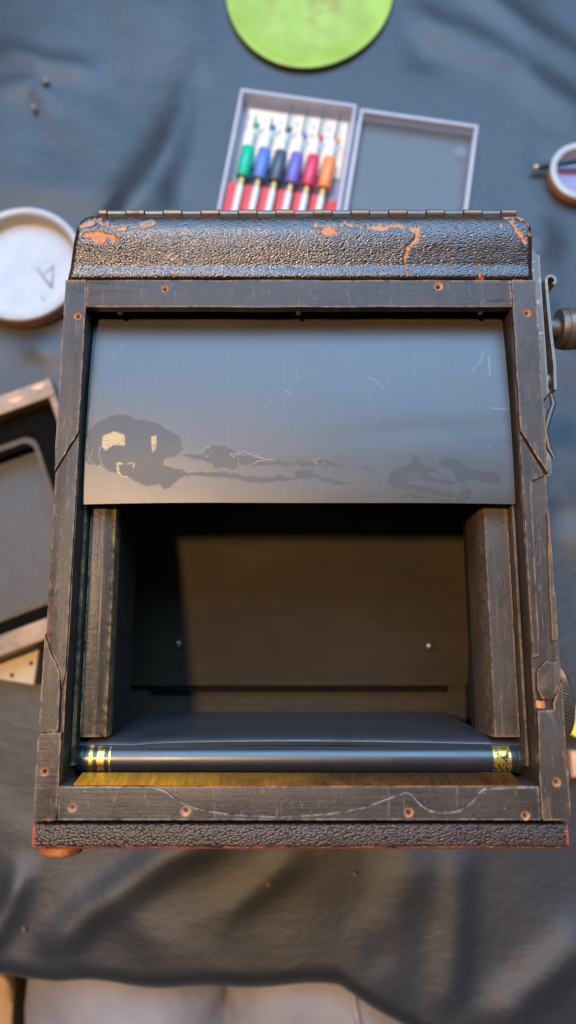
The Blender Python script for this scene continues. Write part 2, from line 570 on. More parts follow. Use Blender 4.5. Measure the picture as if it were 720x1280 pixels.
def lime_mat():
    t = NT('lime_silicone')
    n1 = t.noise(t.coord((30, 30, 30)), 1.0, 5, 0.65, 0.6)
    n2 = t.noise(t.coord((70, 70, 70)), 1.0, 5, 0.7)
    sep = t.n('ShaderNodeSeparateXYZ')
    t.link(t.co.outputs['Object'], sep.inputs[0])
    r2 = t.math('SQRT', t.math('ADD', t.math('POWER', sep.outputs['X'], 2.0), t.math('POWER', sep.outputs['Y'], 2.0)))
    inner = t.ramp(t.math('MULTIPLY', r2, 10.0), [(0.25, 1.0), (0.60, 0.0)])
    c = t.mix(t.ramp(n1, [(0.35, 0.0), (0.65, 1.0)]), (0.27, 0.38, 0.018), (0.36, 0.50, 0.05))
    c = t.mix(t.math('MULTIPLY', t.math('MULTIPLY', t.ramp(n2, [(0.45, 0.0), (0.68, 1.0)]), inner), 1.0), c, (0.30, 0.24, 0.03))
    return t.out(c, 0.45, None, Subsurface_Weight=0.0)
M['lime'] = lime_mat()
M['tan_frame'] = wood_black('tan_brown_frame_wood', 0, (0.30, 0.185, 0.115), (0.45, 0.26, 0.13), 0.5)
M['lip'] = wood_black('dark_brown_lip_wood', 0, (0.05, 0.034, 0.023), (0.25, 0.14, 0.07), 0.6)
M['tan_board'] = plain('tan_board_wood', (0.56, 0.42, 0.25), 0.6, 0.14, 40, 0.1)
M['purple'] = plain('purple_liquid', (0.20, 0.10, 0.20), 0.12, 0.3, 60)
M['darkrod'] = plain('dark_blue_black_handle', (0.018, 0.018, 0.024), 0.3)
M['yellow'] = plain('yellow_paint', (0.80, 0.60, 0.02), 0.4, 0.1)
M['peach'] = plain('pale_wood', (0.72, 0.40, 0.22), 0.55, 0.15)
M['grey_cloth'] = None
def trouser_mat():
    t = NT('grey_trouser_cloth')
    weave = t.noise(t.coord((1500, 1500, 1500)), 1.0, 2, 0.5)
    big = t.noise(t.coord((22, 14, 22)), 1.0, 5, 0.6)
    c = t.mix(t.ramp(big, [(0.3, 0.0), (0.7, 1.0)]), (0.30, 0.285, 0.31), (0.41, 0.39, 0.42))
    h = t.math('ADD', t.math('MULTIPLY', weave, 0.05), big)
    return t.out(c, 0.85, t.bump(h, 0.5, 0.006))
M['grey_cloth'] = trouser_mat()
M['seam'] = plain('pale_seam_thread', (0.40, 0.385, 0.40), 0.85)
M['floorwood'] = wood_black('brown_floor_wood', 0, (0.16, 0.085, 0.045), (0.3, 0.18, 0.09), 0.1)
M['stoolwood'] = plain('pale_stool_wood', (0.62, 0.40, 0.20), 0.5, 0.12, 30)
M['crumb'] = plain('brown_crumb', (0.22, 0.15, 0.10), 0.8, 0.3, 300)

# ================================================================== SETTING
bm = bmesh.new()
box(bm, -2500, 2500, -2500, 2500, -760, -745)
o = finish('floor', bm, M['floorwood'])
o['kind'] = 'structure'

# ---- table (hidden under its cloth)
tb = empty('table', (0, 0.35, -0.745), 'table hidden under the black cloth', 'table')
def tl(o):
    o.matrix_parent_inverse = Matrix.Translation(-tb.location)
    return o
bm = bmesh.new()
box(bm, -700, 700, -166, 900, -35, -10, 3)
tl(finish('table_top', bm, M['floorwood'], tb))
for sx in (-640, 640):
    for sy in (-100, 830):
        bm = bmesh.new()
        box(bm, sx - 25, sx + 25, sy - 25, sy + 25, -745, -35.5, 3)
        tl(finish('leg', bm, M['floorwood'], tb))

# ---- tablecloth: wrinkled sheet that falls over the near edge of the table
def cloth_height(X, Y):
    Z = np.zeros_like(X)
    U, V = to_px(X, Y, np.zeros_like(X))
    # anisotropic soft wrinkles
    a = math.radians(35)
    Xr, Yr = X * math.cos(a) + Y * math.sin(a), -X * math.sin(a) + Y * math.cos(a)
    Z += 0.0040 * vnoise(Xr * 3.0, Yr, 6.0, 1.3, 2)
    Z += 0.0016 * vnoise(Xr * 1.6, Yr, 17.0, 2.1, 2)
    Xq, Yq = X * math.cos(-0.5) + Y * math.sin(-0.5), -X * math.sin(-0.5) + Y * math.cos(-0.5)
    Z += 0.0018 * vnoise(Xq, Yq * 2.4, 9.0, 3.7, 3)
    folds = [  # pixel polyline, height mm, half width px
        ([(300, 60), (240, 160), (165, 270), (120, 330)], 10.0, 30),
        ([(-40, 55), (60, 80), (150, 92)], 4.0, 16),
        ([(-30, 110), (40, 105), (80, 150)], 3.0, 14),
        ([(480, 0), (600, 60), (760, 160)], 3.5, 22),
        ([(560, -40), (660, 40), (760, 90)], 3.5, 18),
        ([(620, 330), (680, 300), (760, 310)], 4.0, 22),
        ([(10, 410), (60, 440), (90, 470)], 4.0, 20),
        ([(48, 1205), (110, 1140), (210, 1070), (300, 1030)], 6.0, 24),
        ([(-40, 1215), (10, 1140), (40, 1060)], 6.0, 18),
        ([(250, 1165), (320, 1110), (400, 1045)], 2.5, 20),
        ([(470, 1200), (500, 1120), (540, 1040)], 3.0, 34),
        ([(560, 1290), (570, 1160), (575, 1040)], 3.5, 22),
        ([(600, 1300), (660, 1240), (760, 1150)], 4.5, 28),
        ([(700, 640), (760, 700), (800, 800)], 5.0, 25),
    ]
    for pts, hh, w in folds:
        d = seg_dist(U, V, pts, False)
        de = np.minimum(np.hypot(U - pts[0][0], V - pts[0][1]), np.hypot(U - pts[-1][0], V - pts[-1][1]))
        k = np.clip(de / 60, 0, 1)
        Z += hh * MM * np.exp(-(d / w) ** 2) * k * k * (3 - 2 * k)
    return Z

nx, ny = 420, 560
xs = np.linspace(-0.72, 0.72, nx)
xs = np.sign(xs) * (np.abs(xs) / 0.72) ** 1.25 * 0.72
ss = np.linspace(0, 1, ny)
X, Sg = np.meshgrid(xs, ss)
def edge_y(x):
    y = np.interp(x, [-0.72, -0.165, -0.135, -0.10, 0.03, 0.06, 0.09, 0.2, 0.72],
                  [-0.172, -0.172, -0.1765, -0.1765, -0.1785, -0.194, -0.211, -0.222, -0.22])
    return y + 0.0012 * np.sin(x * 40 + 1.0) + 0.001 * np.sin(x * 95)
EY = edge_y(X)
YF = 0.92
L = YF - EY
R = 0.014
arc = R * math.pi / 2
drop = 0.36
tot = L + arc + drop
D = Sg ** 1.0 * tot
Y = YF - np.minimum(D, L)
ang = np.clip((D - L) / R, 0, math.pi / 2)
Yd = R * np.sin(ang)
Zd = -R * (1 - np.cos(ang)) - np.maximum(D - L - arc, 0)
hang = np.maximum(D - L - arc, 0)
Yc = Y - Yd + 0.02 * hang + (0.006 * np.sin(X * 34 + 0.6) + 0.004 * np.sin(X * 71) + 0.008) * np.clip(hang / 0.1, 0, 1)
Z = cloth_height(X, Y) * (1 - np.clip((D - L) / 0.05, 0, 1)) + Zd
# the cloth lies flat where things stand on it
U0, V0 = to_px(X, Y, np.zeros_like(X))
def flat(Z, cx, cy, rx, ry, z=0.0, f=0.03):
    k = np.clip((np.maximum(np.abs(X - cx) - rx, np.abs(Y - cy) - ry)) / f, 0, 1)
    k = k * k * (3 - 2 * k)
    return z + (Z - z) * k
Z0 = 0.0
for cx, cy, rx, ry in ((0.005, 0.06, 0.085, 0.11), (0.02, 0.31, 0.08, 0.085), (0.10, 0.31, 0.05, 0.085), (0.015, 0.455, 0.06, 0.05),
                       (-0.175, 0.255, 0.035, 0.035), (0.235, 0.275, 0.04, 0.04), (-0.22, 0.06, 0.075, 0.11)):
    Z = np.where(D < L, flat(Z, cx, cy, rx, ry), Z)
Z = np.where(D < L, np.maximum(Z, -0.004), Z)
cl = grid_mesh('tablecloth', X, Yc, Z - 0.001, M['cloth'], thickness=0.0008)
tag(cl, 'wrinkled black cloth spread over the table, hanging over its near edge', 'tablecloth')

# ================================================================== THE OLD CAMERA BODY
body = empty('antique_camera', (0.005, 0.043, 0), 'antique black leather covered wooden camera lying face down with its back open', 'camera')
_inv = Matrix.Translation(-Vector(body.location))
def part(name, bm, mat, parent=None, smooth=40):
    o = finish(name, bm, mat, parent or body, smooth)
    if parent is None:
        o.matrix_parent_inverse = _inv
    return o

XL, XR, YB, YT = -86.2, 95.7, -56.0, 141.5        # outer frame, mm
IL, IR, IB, IT = -78.0, 86.4, -45.0, 130.3        # inner opening

# ---- outer walls of the box (leather covered), down to the table
for nm, a in (('side_wall', (XL + 0.4, XL + 7, YB + 1, YT + 26)), ('side_wall', (XR - 7, XR - 0.4, YB + 1, YT + 26)),
              ('bottom_wall', (XL + 7.2, XR - 7.2, YB + 1, YB + 8)), ('top_wall', (XL + 7.2, XR - 7.2, YT + 19, YT + 25.5))):
    bm = bmesh.new()
    box(bm, a[0], a[1], a[2], a[3], 3, HM - 24, 1.5)
    part(nm, bm, M['leather_plain'])
bm = bmesh.new()
box(bm, XL + 7.3, XR - 7.3, YB + 8.2, YT + 19.8, 1.0, 8)
part('front_board', bm, M['matte'])

# ---- frame bars with countersunk screw holes
holes = {'top': [(206, 361), (548, 358)], 'left': [(97, 395), (55, 965)], 'right': [(659, 391), (696, 978)],
         'bottom': [(90, 1010), (232, 1014), (511, 1016), (657, 1020)]}
def px_poly(pts, z):
    return [((P(u, v, z).x) / MM, (P(u, v, z).y) / MM) for u, v in pts]

def drill(o, pts, zt, r=1.05):
    """cut conical screw holes and line them"""
    for i, (u, v) in enumerate(pts):
        p = P(u, v, zt * MM) / MM
        cb = bmesh.new()
        rr = r * (0.9 + 0.25 * ((i * 37 % 10) / 10))
        lathe(cb, [(rr * 0.55, -6), (rr * 0.55, -1.1), (rr * 1.55, 0.0), (rr * 1.7, 0.5)], (p.x, p.y, zt), (0, 0, 1), 16)
        c = finish('cut', cb, None, None, 0)
        md = o.modifiers.new('b', 'BOOLEAN')
        md.object = c
        md.operation = 'DIFFERENCE'
        md.solver = 'EXACT'
        dg = bpy.context.evaluated_depsgraph_get()
        me = bpy.data.meshes.new_from_object(o.evaluated_get(dg))
        o.modifiers.clear()
        o.data = me
        bpy.data.objects.remove(c)
        lb = bmesh.new()
        k = 0.97
        lathe(lb, [(rr * 0.52 * k, -3.2), (rr * 0.55 * k, -1.15), (rr * 1.42 * k, -0.12), (rr * 1.6 * k, -0.04), (rr * 1.62 * k, -0.4)], (p.x, p.y, zt), (0, 0, 1), 16, cap=False)
        finish('screw_hole', lb, M['rawwood'], o, 40)
        db = bmesh.new()
        lathe(db, [(rr * 0.50, -2.6), (rr * 0.50, -1.7)], (p.x, p.y, zt), (0, 0, 1), 12)
        finish('hole_bottom', db, M['darkhole'], o, 40)
    me = o.data
    me.shade_smooth()
    me.set_sharp_from_angle(angle=math.radians(40))

random.seed(3)
def rough_line(a, b, n=8, amp=0.12):
    (ax, ay), (bx, by) = a, b
    out = []
    for i in range(n):
        t = i / n
        j = 0 if i == 0 else random.uniform(-amp, amp)
        dx, dy = bx - ax, by - ay
        l = math.hypot(dx, dy)
        out.append((ax + dx * t - dy / l * j, ay + dy * t + dx / l * j))
    return out
def rough_poly(pts, n=8, amp=0.12):
    o = []
    n, amp = int(n * 1.6), amp * 1.7
    for i in range(len(pts)):
        o += rough_line(pts[i], pts[(i + 1) % len(pts)], n, amp)
    return o

# top bar
bm = bmesh.new()
prism(bm, rough_poly([(XL + 8.4, IT), (XR - 9.5, IT), (XR - 9.5, YT), (XL + 8.4, YT)], 10, 0.10), HM - 4, HM, 0.35)
top_bar = part('frame_bar', bm, M['wood_x'])
drill(top_bar, holes['top'], HM)
# left bar: thin base layer and three steps on it
bm = bmesh.new()
prism(bm, rough_poly([(XL, YB), (IL, YB), (IL, IB), (IL, YT), (XL, YT)], 8, 0.08), HM - 24, HM - 2.2, 0.4)
left_bar = part('frame_bar', bm, M['wood_y'])
l1 = px_poly([(98, 538), (71, 590)], H)
bm = bmesh.new()
prism(bm, rough_poly([(XL, l1[1][1]), (IL + .1, l1[0][1]), (IL + .1, YT), (XL, YT)], 9, 0.10), HM - 2.3, HM, 0.45)
lt = part('raised_step', bm, M['wood_y'], left_bar)
drill(lt, [holes['left'][0]], HM)
bm = bmesh.new()
c1 = px_poly([(57, 792), (63, 815), (74, 838), (80, 862)], H)
prism(bm, [(XL + 0.2, c1[0][1])] + [(x, y) for x, y in c1[1:3]] + [(IL - 1.4, c1[3][1]), (IL - 0.3, c1[3][1] + 6), (IL, l1[0][1] - 0.05), (XL + 0.1, l1[1][1] - 0.05)], HM - 2.25, HM - 1.3, 0.3)
part('raised_step', bm, M['wood_y'], left_bar)
bm = bmesh.new()
jl = P(60, 916, H).y / MM
prism(bm, rough_poly([(XL, jl + 0.25), (XL + 0.1, c1[0][1] - 0.1), (c1[1][0] - 0.1, c1[1][1] - 0.15), (c1[2][0] - 0.1, c1[2][1] - 0.15), (IL - 1.7, c1[3][1]), (IL - 1.5, jl + 0.25)][::-1], 5, 0.1), HM - 2.25, HM - 0.5, 0.3)
part('raised_step', bm, M['wood_y'], left_bar)
bm = bmesh.new()
prism(bm, rough_poly([(XL, YB), (IL - 0.2, YB), (IL - 0.2, jl), (XL, jl)], 6, 0.1), HM - 2.25, HM - 0.15, 0.35)
lb = part('raised_step', bm, M['wood_x'], left_bar)
drill(lb, [holes['left'][1]], HM - 0.15)
# right bar
bm = bmesh.new()
prism(bm, rough_poly([(IR, YB), (XR, YB), (XR, YT), (IR, YT)], 8, 0.08), HM - 24, HM - 2.6, 0.4)
right_bar = part('frame_bar', bm, M['wood_y'])
r1 = px_poly([(651, 538), (683, 592)], H)
bm = bmesh.new()
prism(bm, rough_poly([(IR + .1, r1[0][1]), (XR, r1[1][1]), (XR, YT), (IR + .1, YT)], 9, 0.10), HM - 2.7, HM, 0.45)
rt = part('raised_step', bm, M['wood_y'], right_bar)
drill(rt, [holes['right'][0]], HM)
ry = lambda v: P(690, v, H).y / MM
bm = bmesh.new()      # inner rail beside the groove
prism(bm, rough_poly([(IR + 0.1, ry(822)), (IR + 2.6, ry(818)), (IR + 3.4, ry(600)), (XR - 1.2, r1[1][1] - 0.2), (IR + 0.1, r1[0][1] - 0.05)], 6, 0.08), HM - 2.7, HM - 1.4, 0.3)
part('raised_step', bm, M['wood_y'], right_bar)
bm = bmesh.new()      # outer rail of the groove
prism(bm, rough_poly([(XR - 2.2, ry(800)), (XR, ry(800)), (XR, ry(640)), (XR - 0.9, ry(640))], 6, 0.15), HM - 2.7, HM - 1.2, 0.25)
part('raised_step', bm, M['wood_y'], right_bar)
bm = bmesh.new()      # tongue
prism(bm, rough_poly([(IR + 2.0, ry(874)), (XR - 3.2, ry(872)), (XR - 0.2, ry(850)), (XR - 0.1, ry(824)), (XR - 2.8, ry(829)), (XR - 5.0, ry(826)), (IR + 1.0, ry(838)), (IR + 0.6, ry(860))], 4, 0.04), HM - 2.7, HM - 0.3, 0.4)
part('tongue', bm, M['wood_y'], right_bar)
bm = bmesh.new()      # lower block
prism(bm, rough_poly([(IR - 0.6, IB - 0.2), (IR - 0.6, YB), (XR, YB), (XR, ry(850)), (XR - 3.4, ry(878)), (XR - 3.4, ry(888)), (IR + 0.1, ry(888))][::-1], 5, 0.12), HM - 2.7, HM, 0.45)
rb_ = part('raised_step', bm, M['wood_y'], right_bar)
drill(rb_, [holes['right'][1]], HM)
bm = bmesh.new()
prism(bm, rough_poly([(IR + 0.6, ry(886)), (IR + 3.4, ry(886)), (IR + 3.4, ry(876)), (IR + 0.6, ry(876))], 3, 0.2), HM - 2.7, HM - 1.9, 0.2)
part('bare_notch', bm, M['rawwood'], right_bar)

# bottom bar: lower layer + upper layer with the two scalloped cuts
bm = bmesh.new()
box(bm, IL - 0.1, IR - 0.8, YB, IB, HM - 24, HM - 1.3, 0.3)
bot_bar = part('frame_bar', bm, M['wood_x'])
sc_px = [(78, 981), (190, 982), (206, 988), (222, 1000), (245, 1011), (290, 1018), (350, 1021), (410, 1017), (455, 1009), (490, 996), (506, 990), (515, 992),
         (526, 1006), (540, 1014), (556, 1016), (575, 1013), (590, 1003), (598, 990), (606, 985), (664, 986)]
upper = px_poly(sc_px, H)
upper = [(min(max(x, IL + 0.1), IR - 0.9), min(y, IB - 0.05)) for x, y in upper]
upper[0] = (IL - 0.05, IB)
upper[-1] = (IR - 0.9, IB)
dense = []
for i in range(len(upper) - 1):
    for k in range(3):
        t = k / 3
        dense.append((upper[i][0] * (1 - t) + upper[i + 1][0] * t, upper[i][1] * (1 - t) + upper[i + 1][1] * t))
dense.append(upper[-1])
bm = bmesh.new()
prism(bm, dense[::-1] + [(IL - 0.05, YB), (IR - 0.9, YB)], HM - 1.35, HM - 0.1, 0.28)
bu = part('scalloped_step', bm, M['wood_dusty'], bot_bar)
drill(bu, holes['bottom'], HM - 0.1)

# ---- leather cover of the top edge: rounded ridge that falls away to the hinge
def leather_top():
    nu, nv = 640, 110
    prof_y = np.array([0.0, 0.25, 0.8, 2.5, 5.6, 6.6, 9.0, 13.0, 16.5, 19.0, 21.5, 23.6, 25.2, 26.4, 27.2, 27.6])
    prof_z = np.array([-3.0, -0.2, 0.7, 0.9, 0.9, 1.4, 2.2, 3.6, 4.5, 4.75, 4.5, 3.8, 2.7, 1.2, -1.5, -14.0])
    # arclength sampling
    sl = np.concatenate([[0], np.cumsum(np.hypot(np.diff(prof_y), np.diff(prof_z)))])
    tt = np.linspace(0, sl[-1], nv)
    # smooth interpolation
    py = np.interp(tt, sl, prof_y)
    pz = np.interp(tt, sl, prof_z)
    ker = np.hanning(9)
    ker /= ker.sum()
    py2 = np.convolve(np.pad(py, 4, 'edge'), ker, 'valid')
    pz2 = np.convolve(np.pad(pz, 4, 'edge'), ker, 'valid')
    py2[0], pz2[0], py2[-1], pz2[-1] = py[0], pz[0], py[-1], pz[-1]
    s = np.linspace(-1, 1, nu)
    half = (XR - XL) / 2 + 0.1
    cx = (XR + XL) / 2
    A, T = np.meshgrid(s, np.arange(nv))
    yy = py2[T]
    zz = pz2[T]
    # rounded ends in plan and in section
    k_ = np.clip(yy / 27.6, 0, 1)
    inset = np.where(A < 0, 5.2 * k_ + 2.5 * np.clip((k_ - .7) / .3, 0, 1) ** 2, 1.2 * k_ + 3.6 * np.clip((k_ - .75) / .25, 0, 1) ** 2)
    hw = half - inset
    e = np.clip((np.abs(A) - 0.955) / 0.045, 0, 1)
    Xm = cx + np.sign(A) * np.where(np.abs(A) < 0.955, np.abs(A) / 0.955 * (hw - 3.0), (hw - 3.0) + 3.0 * np.sin(e * math.pi / 2))
    Zm = zz - 4.2 * (1 - np.cos(e * math.pi / 2)) - np.where(e > 0.98, 14, 0)
    Ym = YT + 0.15 + yy - 0.2 * e * (yy < 1)
    X_, Y_, Z_ = Xm * MM, Ym * MM, (HM + Zm) * MM
    U, V = to_px(X_, Y_, Z_)
    n1 = vnoise(U, V, 0.11, 4.0, 4)
    n2 = vnoise(U, V, 0.25, 8.0, 3)
    red = np.zeros_like(U)
    pal = np.zeros_like(U)
    def blob(arr, cx_, cy_, rx, ry, nz=0.55):
        d = np.hypot((U - cx_) / rx, (V - cy_) / ry) - 1 + nz * n1
        np.maximum(arr, np.clip(0.5 - d * 3, 0, 1), out=arr)
    blob(red, 126, 297, 15, 6.5, 0.9)
    blob(red, 112, 293, 9, 3)
    blob(red, 410, 289, 9, 3, 0.9)
    def line(arr, pts, w):
        d = seg_dist(U, V, pts, False) / w - 1 + 1.3 * n2 + 0.7 * n1
        np.maximum(arr, np.clip(0.5 - d * 1.2, 0, 1), out=arr)
    line(red, [(523, 290), (520, 299), (511, 308), (507, 320)], 2.0)
    line(red, [(640, 280), (650, 294), (657, 303)], 1.7)
    line(red, [(598, 330), (600, 346)], 0.5)
    line(red, [(506, 320), (508, 344)], 0.5)
    line(pal, [(128, 281), (150, 286), (172, 283), (190, 279)], 3.0)
    line(pal, [(100, 283), (124, 277)], 3.0)
    line(pal, [(392, 282), (430, 281), (460, 285), (500, 283), (522, 287)], 2.4)
    line(red, [(470, 286), (482, 286)], 1.6)
    line(pal, [(633, 270), (650, 272), (661, 282), (663, 292)], 2.6)
    line(red, [(596, 349), (604, 347)], 1.0)
    line(pal, [(640, 276), (626, 282)], 2.0)
    pal = pal * np.clip(0.62 + 1.5 * vnoise(U, V, 0.17, 12.0, 3), 0, 1)
    # torn places lie deeper than the leather skin
    Z_ = Z_ - 0.0004 * np.clip(np.maximum(red, pal) * 1.5, 0, 1)
    # gentle unevenness of old leather
    Z_ = Z_ + 0.00018 * vnoise(U, V, 0.03, 6.0, 3) * (e < 0.9)
    return grid_mesh('leather_cover', X_, Y_, Z_, M['leather'], body, {'wear': (red, pal, red * 0)})
o = leather_top()
o.matrix_parent_inverse = _inv
bm = bmesh.new()
box(bm, XL + 3, XR - 3, YT + 1.2, YT + 24, HM - 24, HM - 1)
part('top_rail', bm, M['matte'])

# ---- hinge along the far edge: leaf and interleaved knuckles
hy, hz = YT + 27.9, HM + 0.6
hx0, hx1 = -74.2, 89.9
bm = bmesh.new()
prism(bm, [(hy - 3.4, hz + 2.2), (hy + 0.3, hz - 0.6), (hy + 0.3, hz - 1.2), (hy - 3.4, hz + 1.5)], hx0, hx1 - 0.2, 0, axis='x')
leaf = part('hinge', bm, M['steel'])
k = 0
x = hx0
random.seed(11)
while x < hx1 - 1:
    w = 3.4 if k == 0 else (7.35 if k % 2 == 0 else 7.35)
    x1 = min(x + w, hx1)
    bm = bmesh.new()
    r = 1.35 if k % 2 else 1.5
    lathe(bm, [(r * 0.82, 0), (r, 0.18), (r, x1 - x - 0.4), (r * 0.82, x1 - x - 0.2)], (x, hy, hz + (0.25 if k % 2 == 0 else -0.1)), (1, 0, 0), 16)
    part('knuckle', bm, M['brassy'] if k % 2 == 0 else M['steel'], leaf)
    x = x1
    k += 1

# ---- leather covered base board along the near edge, worn red at its rim, and its foot
def base_strip():
    nu, nv = 520, 46
    prof = [(0.0, -9), (0.02, -1.2), (0.25, -0.35), (0.9, 0.0), (4.0, 0.12), (6.8, 0.0), (7.8, -0.35), (8.4, -1.2), (8.5, -9), (8.5, -22)]
    py = np.array([p[0] for p in prof])
    pz = np.array([p[1] for p in prof])
    sl = np.concatenate([[0], np.cumsum(np.hypot(np.diff(py), np.diff(pz)))])
    # denser on top
    knots = np.interp(np.linspace(0, 1, nv), [0, .12, .88, 1], [0, sl[1], sl[7], sl[-1]])
    y = np.interp(knots, sl, py)
    z = np.interp(knots, sl, pz)
    A, T = np.meshgrid(np.linspace(-1, 1, nu), np.arange(nv))
    half, cx = (95.8 + 87.5) / 2, (95.8 - 87.5) / 2
    e = np.clip((np.abs(A) - 0.985) / 0.015, 0, 1)
    Xm = cx + np.sign(A) * np.where(np.abs(A) < 0.985, np.abs(A) / 0.985 * (half - 1.2), (half - 1.2) + 1.2 * np.sin(e * math.pi / 2))
    rc = 2.0 * np.clip((np.abs(Xm - cx) - half + 2.4) / 2.4, 0, 1) ** 2      # rounded plan corners at the outer rim
    Ym = YB - 1.5 - np.minimum(y[T], 8.5 - rc)
    Zm = HM - 2.6 + z[T] - 1.2 * (1 - np.cos(e * math.pi / 2)) - np.where(e > 0.98, 9, 0)
    X_, Y_, Z_ = Xm * MM, Ym * MM, Zm * MM
    Z_ = Z_ + 0.00015 * vnoise(X_, Y_, 120.0, 2.0, 3)
    n1 = vnoise(X_, Y_ * 2, 230.0, 5.0, 4)
    rim = np.clip((y[T] - 7.35 + 0.8 * n1) / 0.5, 0, 1)
    ends = np.clip((np.abs(Xm - cx) - half + 1.6 + 1.1 * n1) / 0.6, 0, 1)
    red = np.maximum(rim * np.clip(0.75 + 0.9 * vnoise(X_, Y_, 28.0, 9.0, 3), 0, 1), ends * 0.9)
    return grid_mesh('base_board', X_, Y_, Z_, M['base_leather'], body, {'wear': (red, red * 0, red * 0)})
def base_leather_mat():
    t = NT('base_board_leather')
    v = t.coord()
    mp = t.coord((1.0, 1.6, 1.2), (0, 0, math.radians(-30)))
    cells = t.math('POWER', t.voro(mp, 900, 'F1'), 1.6)
    fine = t.noise(v, 1500, 3, 0.6)
    c = t.mix(t.ramp(cells, [(0.15, 0.0), (0.6, 1.0)]), (0.055, 0.034, 0.024), (0.018, 0.010, 0.008))
    a = t.attr('wear', 'Red')
    c = t.mix(a, c, t.mix(t.ramp(fine, [(0.35, 0.0), (0.65, 1.0)]), (0.30, 0.035, 0.022), (0.55, 0.16, 0.07)))
    h = t.math('ADD', t.math('MULTIPLY', cells, -1.0), t.math('MULTIPLY', fine, 0.2))
    return t.out(c, 0.40, t.bump(h, 0.6, 0.0004), Specular_IOR_Level=0.5)
M['base_leather'] = base_leather_mat()
o = base_strip()
o.matrix_parent_inverse = _inv
bm = bmesh.new()
box(bm, -85, 93, YB - 9.3, YB + 0.6, 4, HM - 12, 0.5)
part('base_core', bm, M['leather_plain'])
bm = bmesh.new()
fx = P(76, 1060, H - .012).x / MM
lathe(bm, [(7.4, 0), (7.7, 0.9), (7.6, 2.8), (7.0, 3.9), (5.6, 4.5), (0.1, 4.7)], (fx, YB - 9.3, HM - 13.0), (0, -1, 0), 28)
foot_m = plain('orange_brown_leather_foot', (0.42, 0.15, 0.04), 0.6, 0.45, 260, 0.5)
part('foot', bm, foot_m)

# ---- inside: guide posts, guide strips, backing and chamber
def post(x0, x1, ch, y0, y1, side, mat):
    bm = bmesh.new()
    zt = HM - 15.5
    if side < 0:
        poly = [(x0, HM - 40), (x0, zt), (x1 - ch, zt), (x1 - 0.5, zt - ch * 0.28), (x1, zt - ch * 0.28 - 0.8), (x1, HM - 40)]
    else:
        poly = [(x1, HM - 40), (x1, zt), (x0 + ch, zt), (x0 + 0.6, zt - ch * 0.9), (x0, zt - ch * 0.9 - 1.0), (x0, HM - 40)]
    prism(bm, poly, y0, y1, 0.3, axis='y')
    return part('guide_post', bm, mat)
post(-76.0, -66.3, 4.5, -30.6, 104, -1, M['post_l'])
post(74.6, 84.6, 1.0, -30.6, 104, 1, M['post'])
for a, b, dz in ((IL + 0.25, IL + 1.5, -11.5), (84.9, 85.9, -10.5)):
    bm = bmesh.new()
    box(bm, a, b, -40, 104, HM - 30, HM + dz, 0.3)
    part('guide_strip', bm, M['post_l'] if a < 0 else M['post'])

# back wall under the rollers, leaving the chamber opening
bm = bmesh.new()
box(bm, IL + 0.1, IR - 0.1, IB + 0.1, -34.5, HM - 44, HM - 42)
part('roller_tray', bm, M['matte'])
bm = bmesh.new()
box(bm, IL + 0.1, IR - 0.1, 131, YT + 1.0, HM - 24, HM - 22.5)
part('upper_ledge', bm, M['matte'])

# chamber: four walls and a sloping floor
def quad_slab(name, pts, thick, mat, parent=None):
    a, b, c = Vector(pts[0]), Vector(pts[1]), Vector(pts[2])
    n = (b - a).cross(c - a).normalized() * thick
    bm = bmesh.new()
    v = [bm.verts.new(p) for p in pts] + [bm.verts.new(Vector(p) - n) for p in pts]
    bm.faces.new(v[:4]); bm.faces.new(v[7:3:-1])
    for i in range(4):
        j = (i + 1) % 4
        bm.faces.new((v[i], v[i + 4], v[j + 4], v[j]))
    return part(name, bm, mat, parent, 20)
ZF = lambda y: HM - 102 + (y + 15) * 0.32      # sloping floor
CL, CR = -66.2, 75.0        # side walls end above the floor, the chamber is wider below
FL_, FR_ = -77.5, 87.0
quad_slab('chamber_wall', [(CL, 128, HM - 24), (CL, -31, HM - 24), (CL, -31, HM - 56), (CL, 128, HM - 56)], 1.5, M['matte'])
quad_slab('chamber_wall', [(CR, -31, HM - 24), (CR, 128, HM - 24), (CR, 128, HM - 48), (CR, -31, HM - 48)], 1.5, M['matte'])
quad_slab('chamber_wall', [(FL_, 128, HM - 57), (FL_, -31, HM - 57), (FL_, -31, HM - 120), (FL_, 128, HM - 120)], 1.0, M['matte'])
quad_slab('chamber_wall', [(FR_, -31, HM - 49), (FR_, 128, HM - 49), (FR_, 128, HM - 120), (FR_, -31, HM - 120)], 1.0, M['matte'])
quad_slab('chamber_wall', [(FR_, 126, HM - 24), (FL_, 126, HM - 24), (FL_, 126, HM - 120), (FR_, 126, HM - 120)], 1.5, M['matte'])
fl = quad_slab('chamber_floor', [(FL_ + .1, -16, ZF(-16)), (FR_ - .1, -16, ZF(-16)), (FR_ - .1, 125.8, ZF(125.8)), (FL_ + .1, 125.8, ZF(125.8))], 2.5, M['chamber'])
quad_slab('lower_floor', [(FL_ + .1, -34, HM - 109), (FR_ - .1, -34, HM - 109), (FR_ - .1, -13, HM - 107), (FL_ + .1, -13, HM - 107)], 2, M['chamber'])
bm = bmesh.new()
box(bm, CL + 0.2, 77, -18.9, -16.05, HM - 108.5, HM - 102.8)
part('floor_gap_shade', bm, M['dead_black'])  # black strip stands in for the shade of a gap in the floor
for u, v in ((535, 808), (224, 805)):
    zz = HM - 99
    p = P(u, v, zz * MM) / MM
    bm = bmesh.new()
    lathe(bm, [(2.3, -1.5), (2.3, 0.3), (1.9, 1.1), (1.1, 1.6), (0.1, 1.7)], (p.x, p.y, ZF(p.y)), (0, -0.3, 1), 16)
    part('button_head', bm, M['screw'], fl)

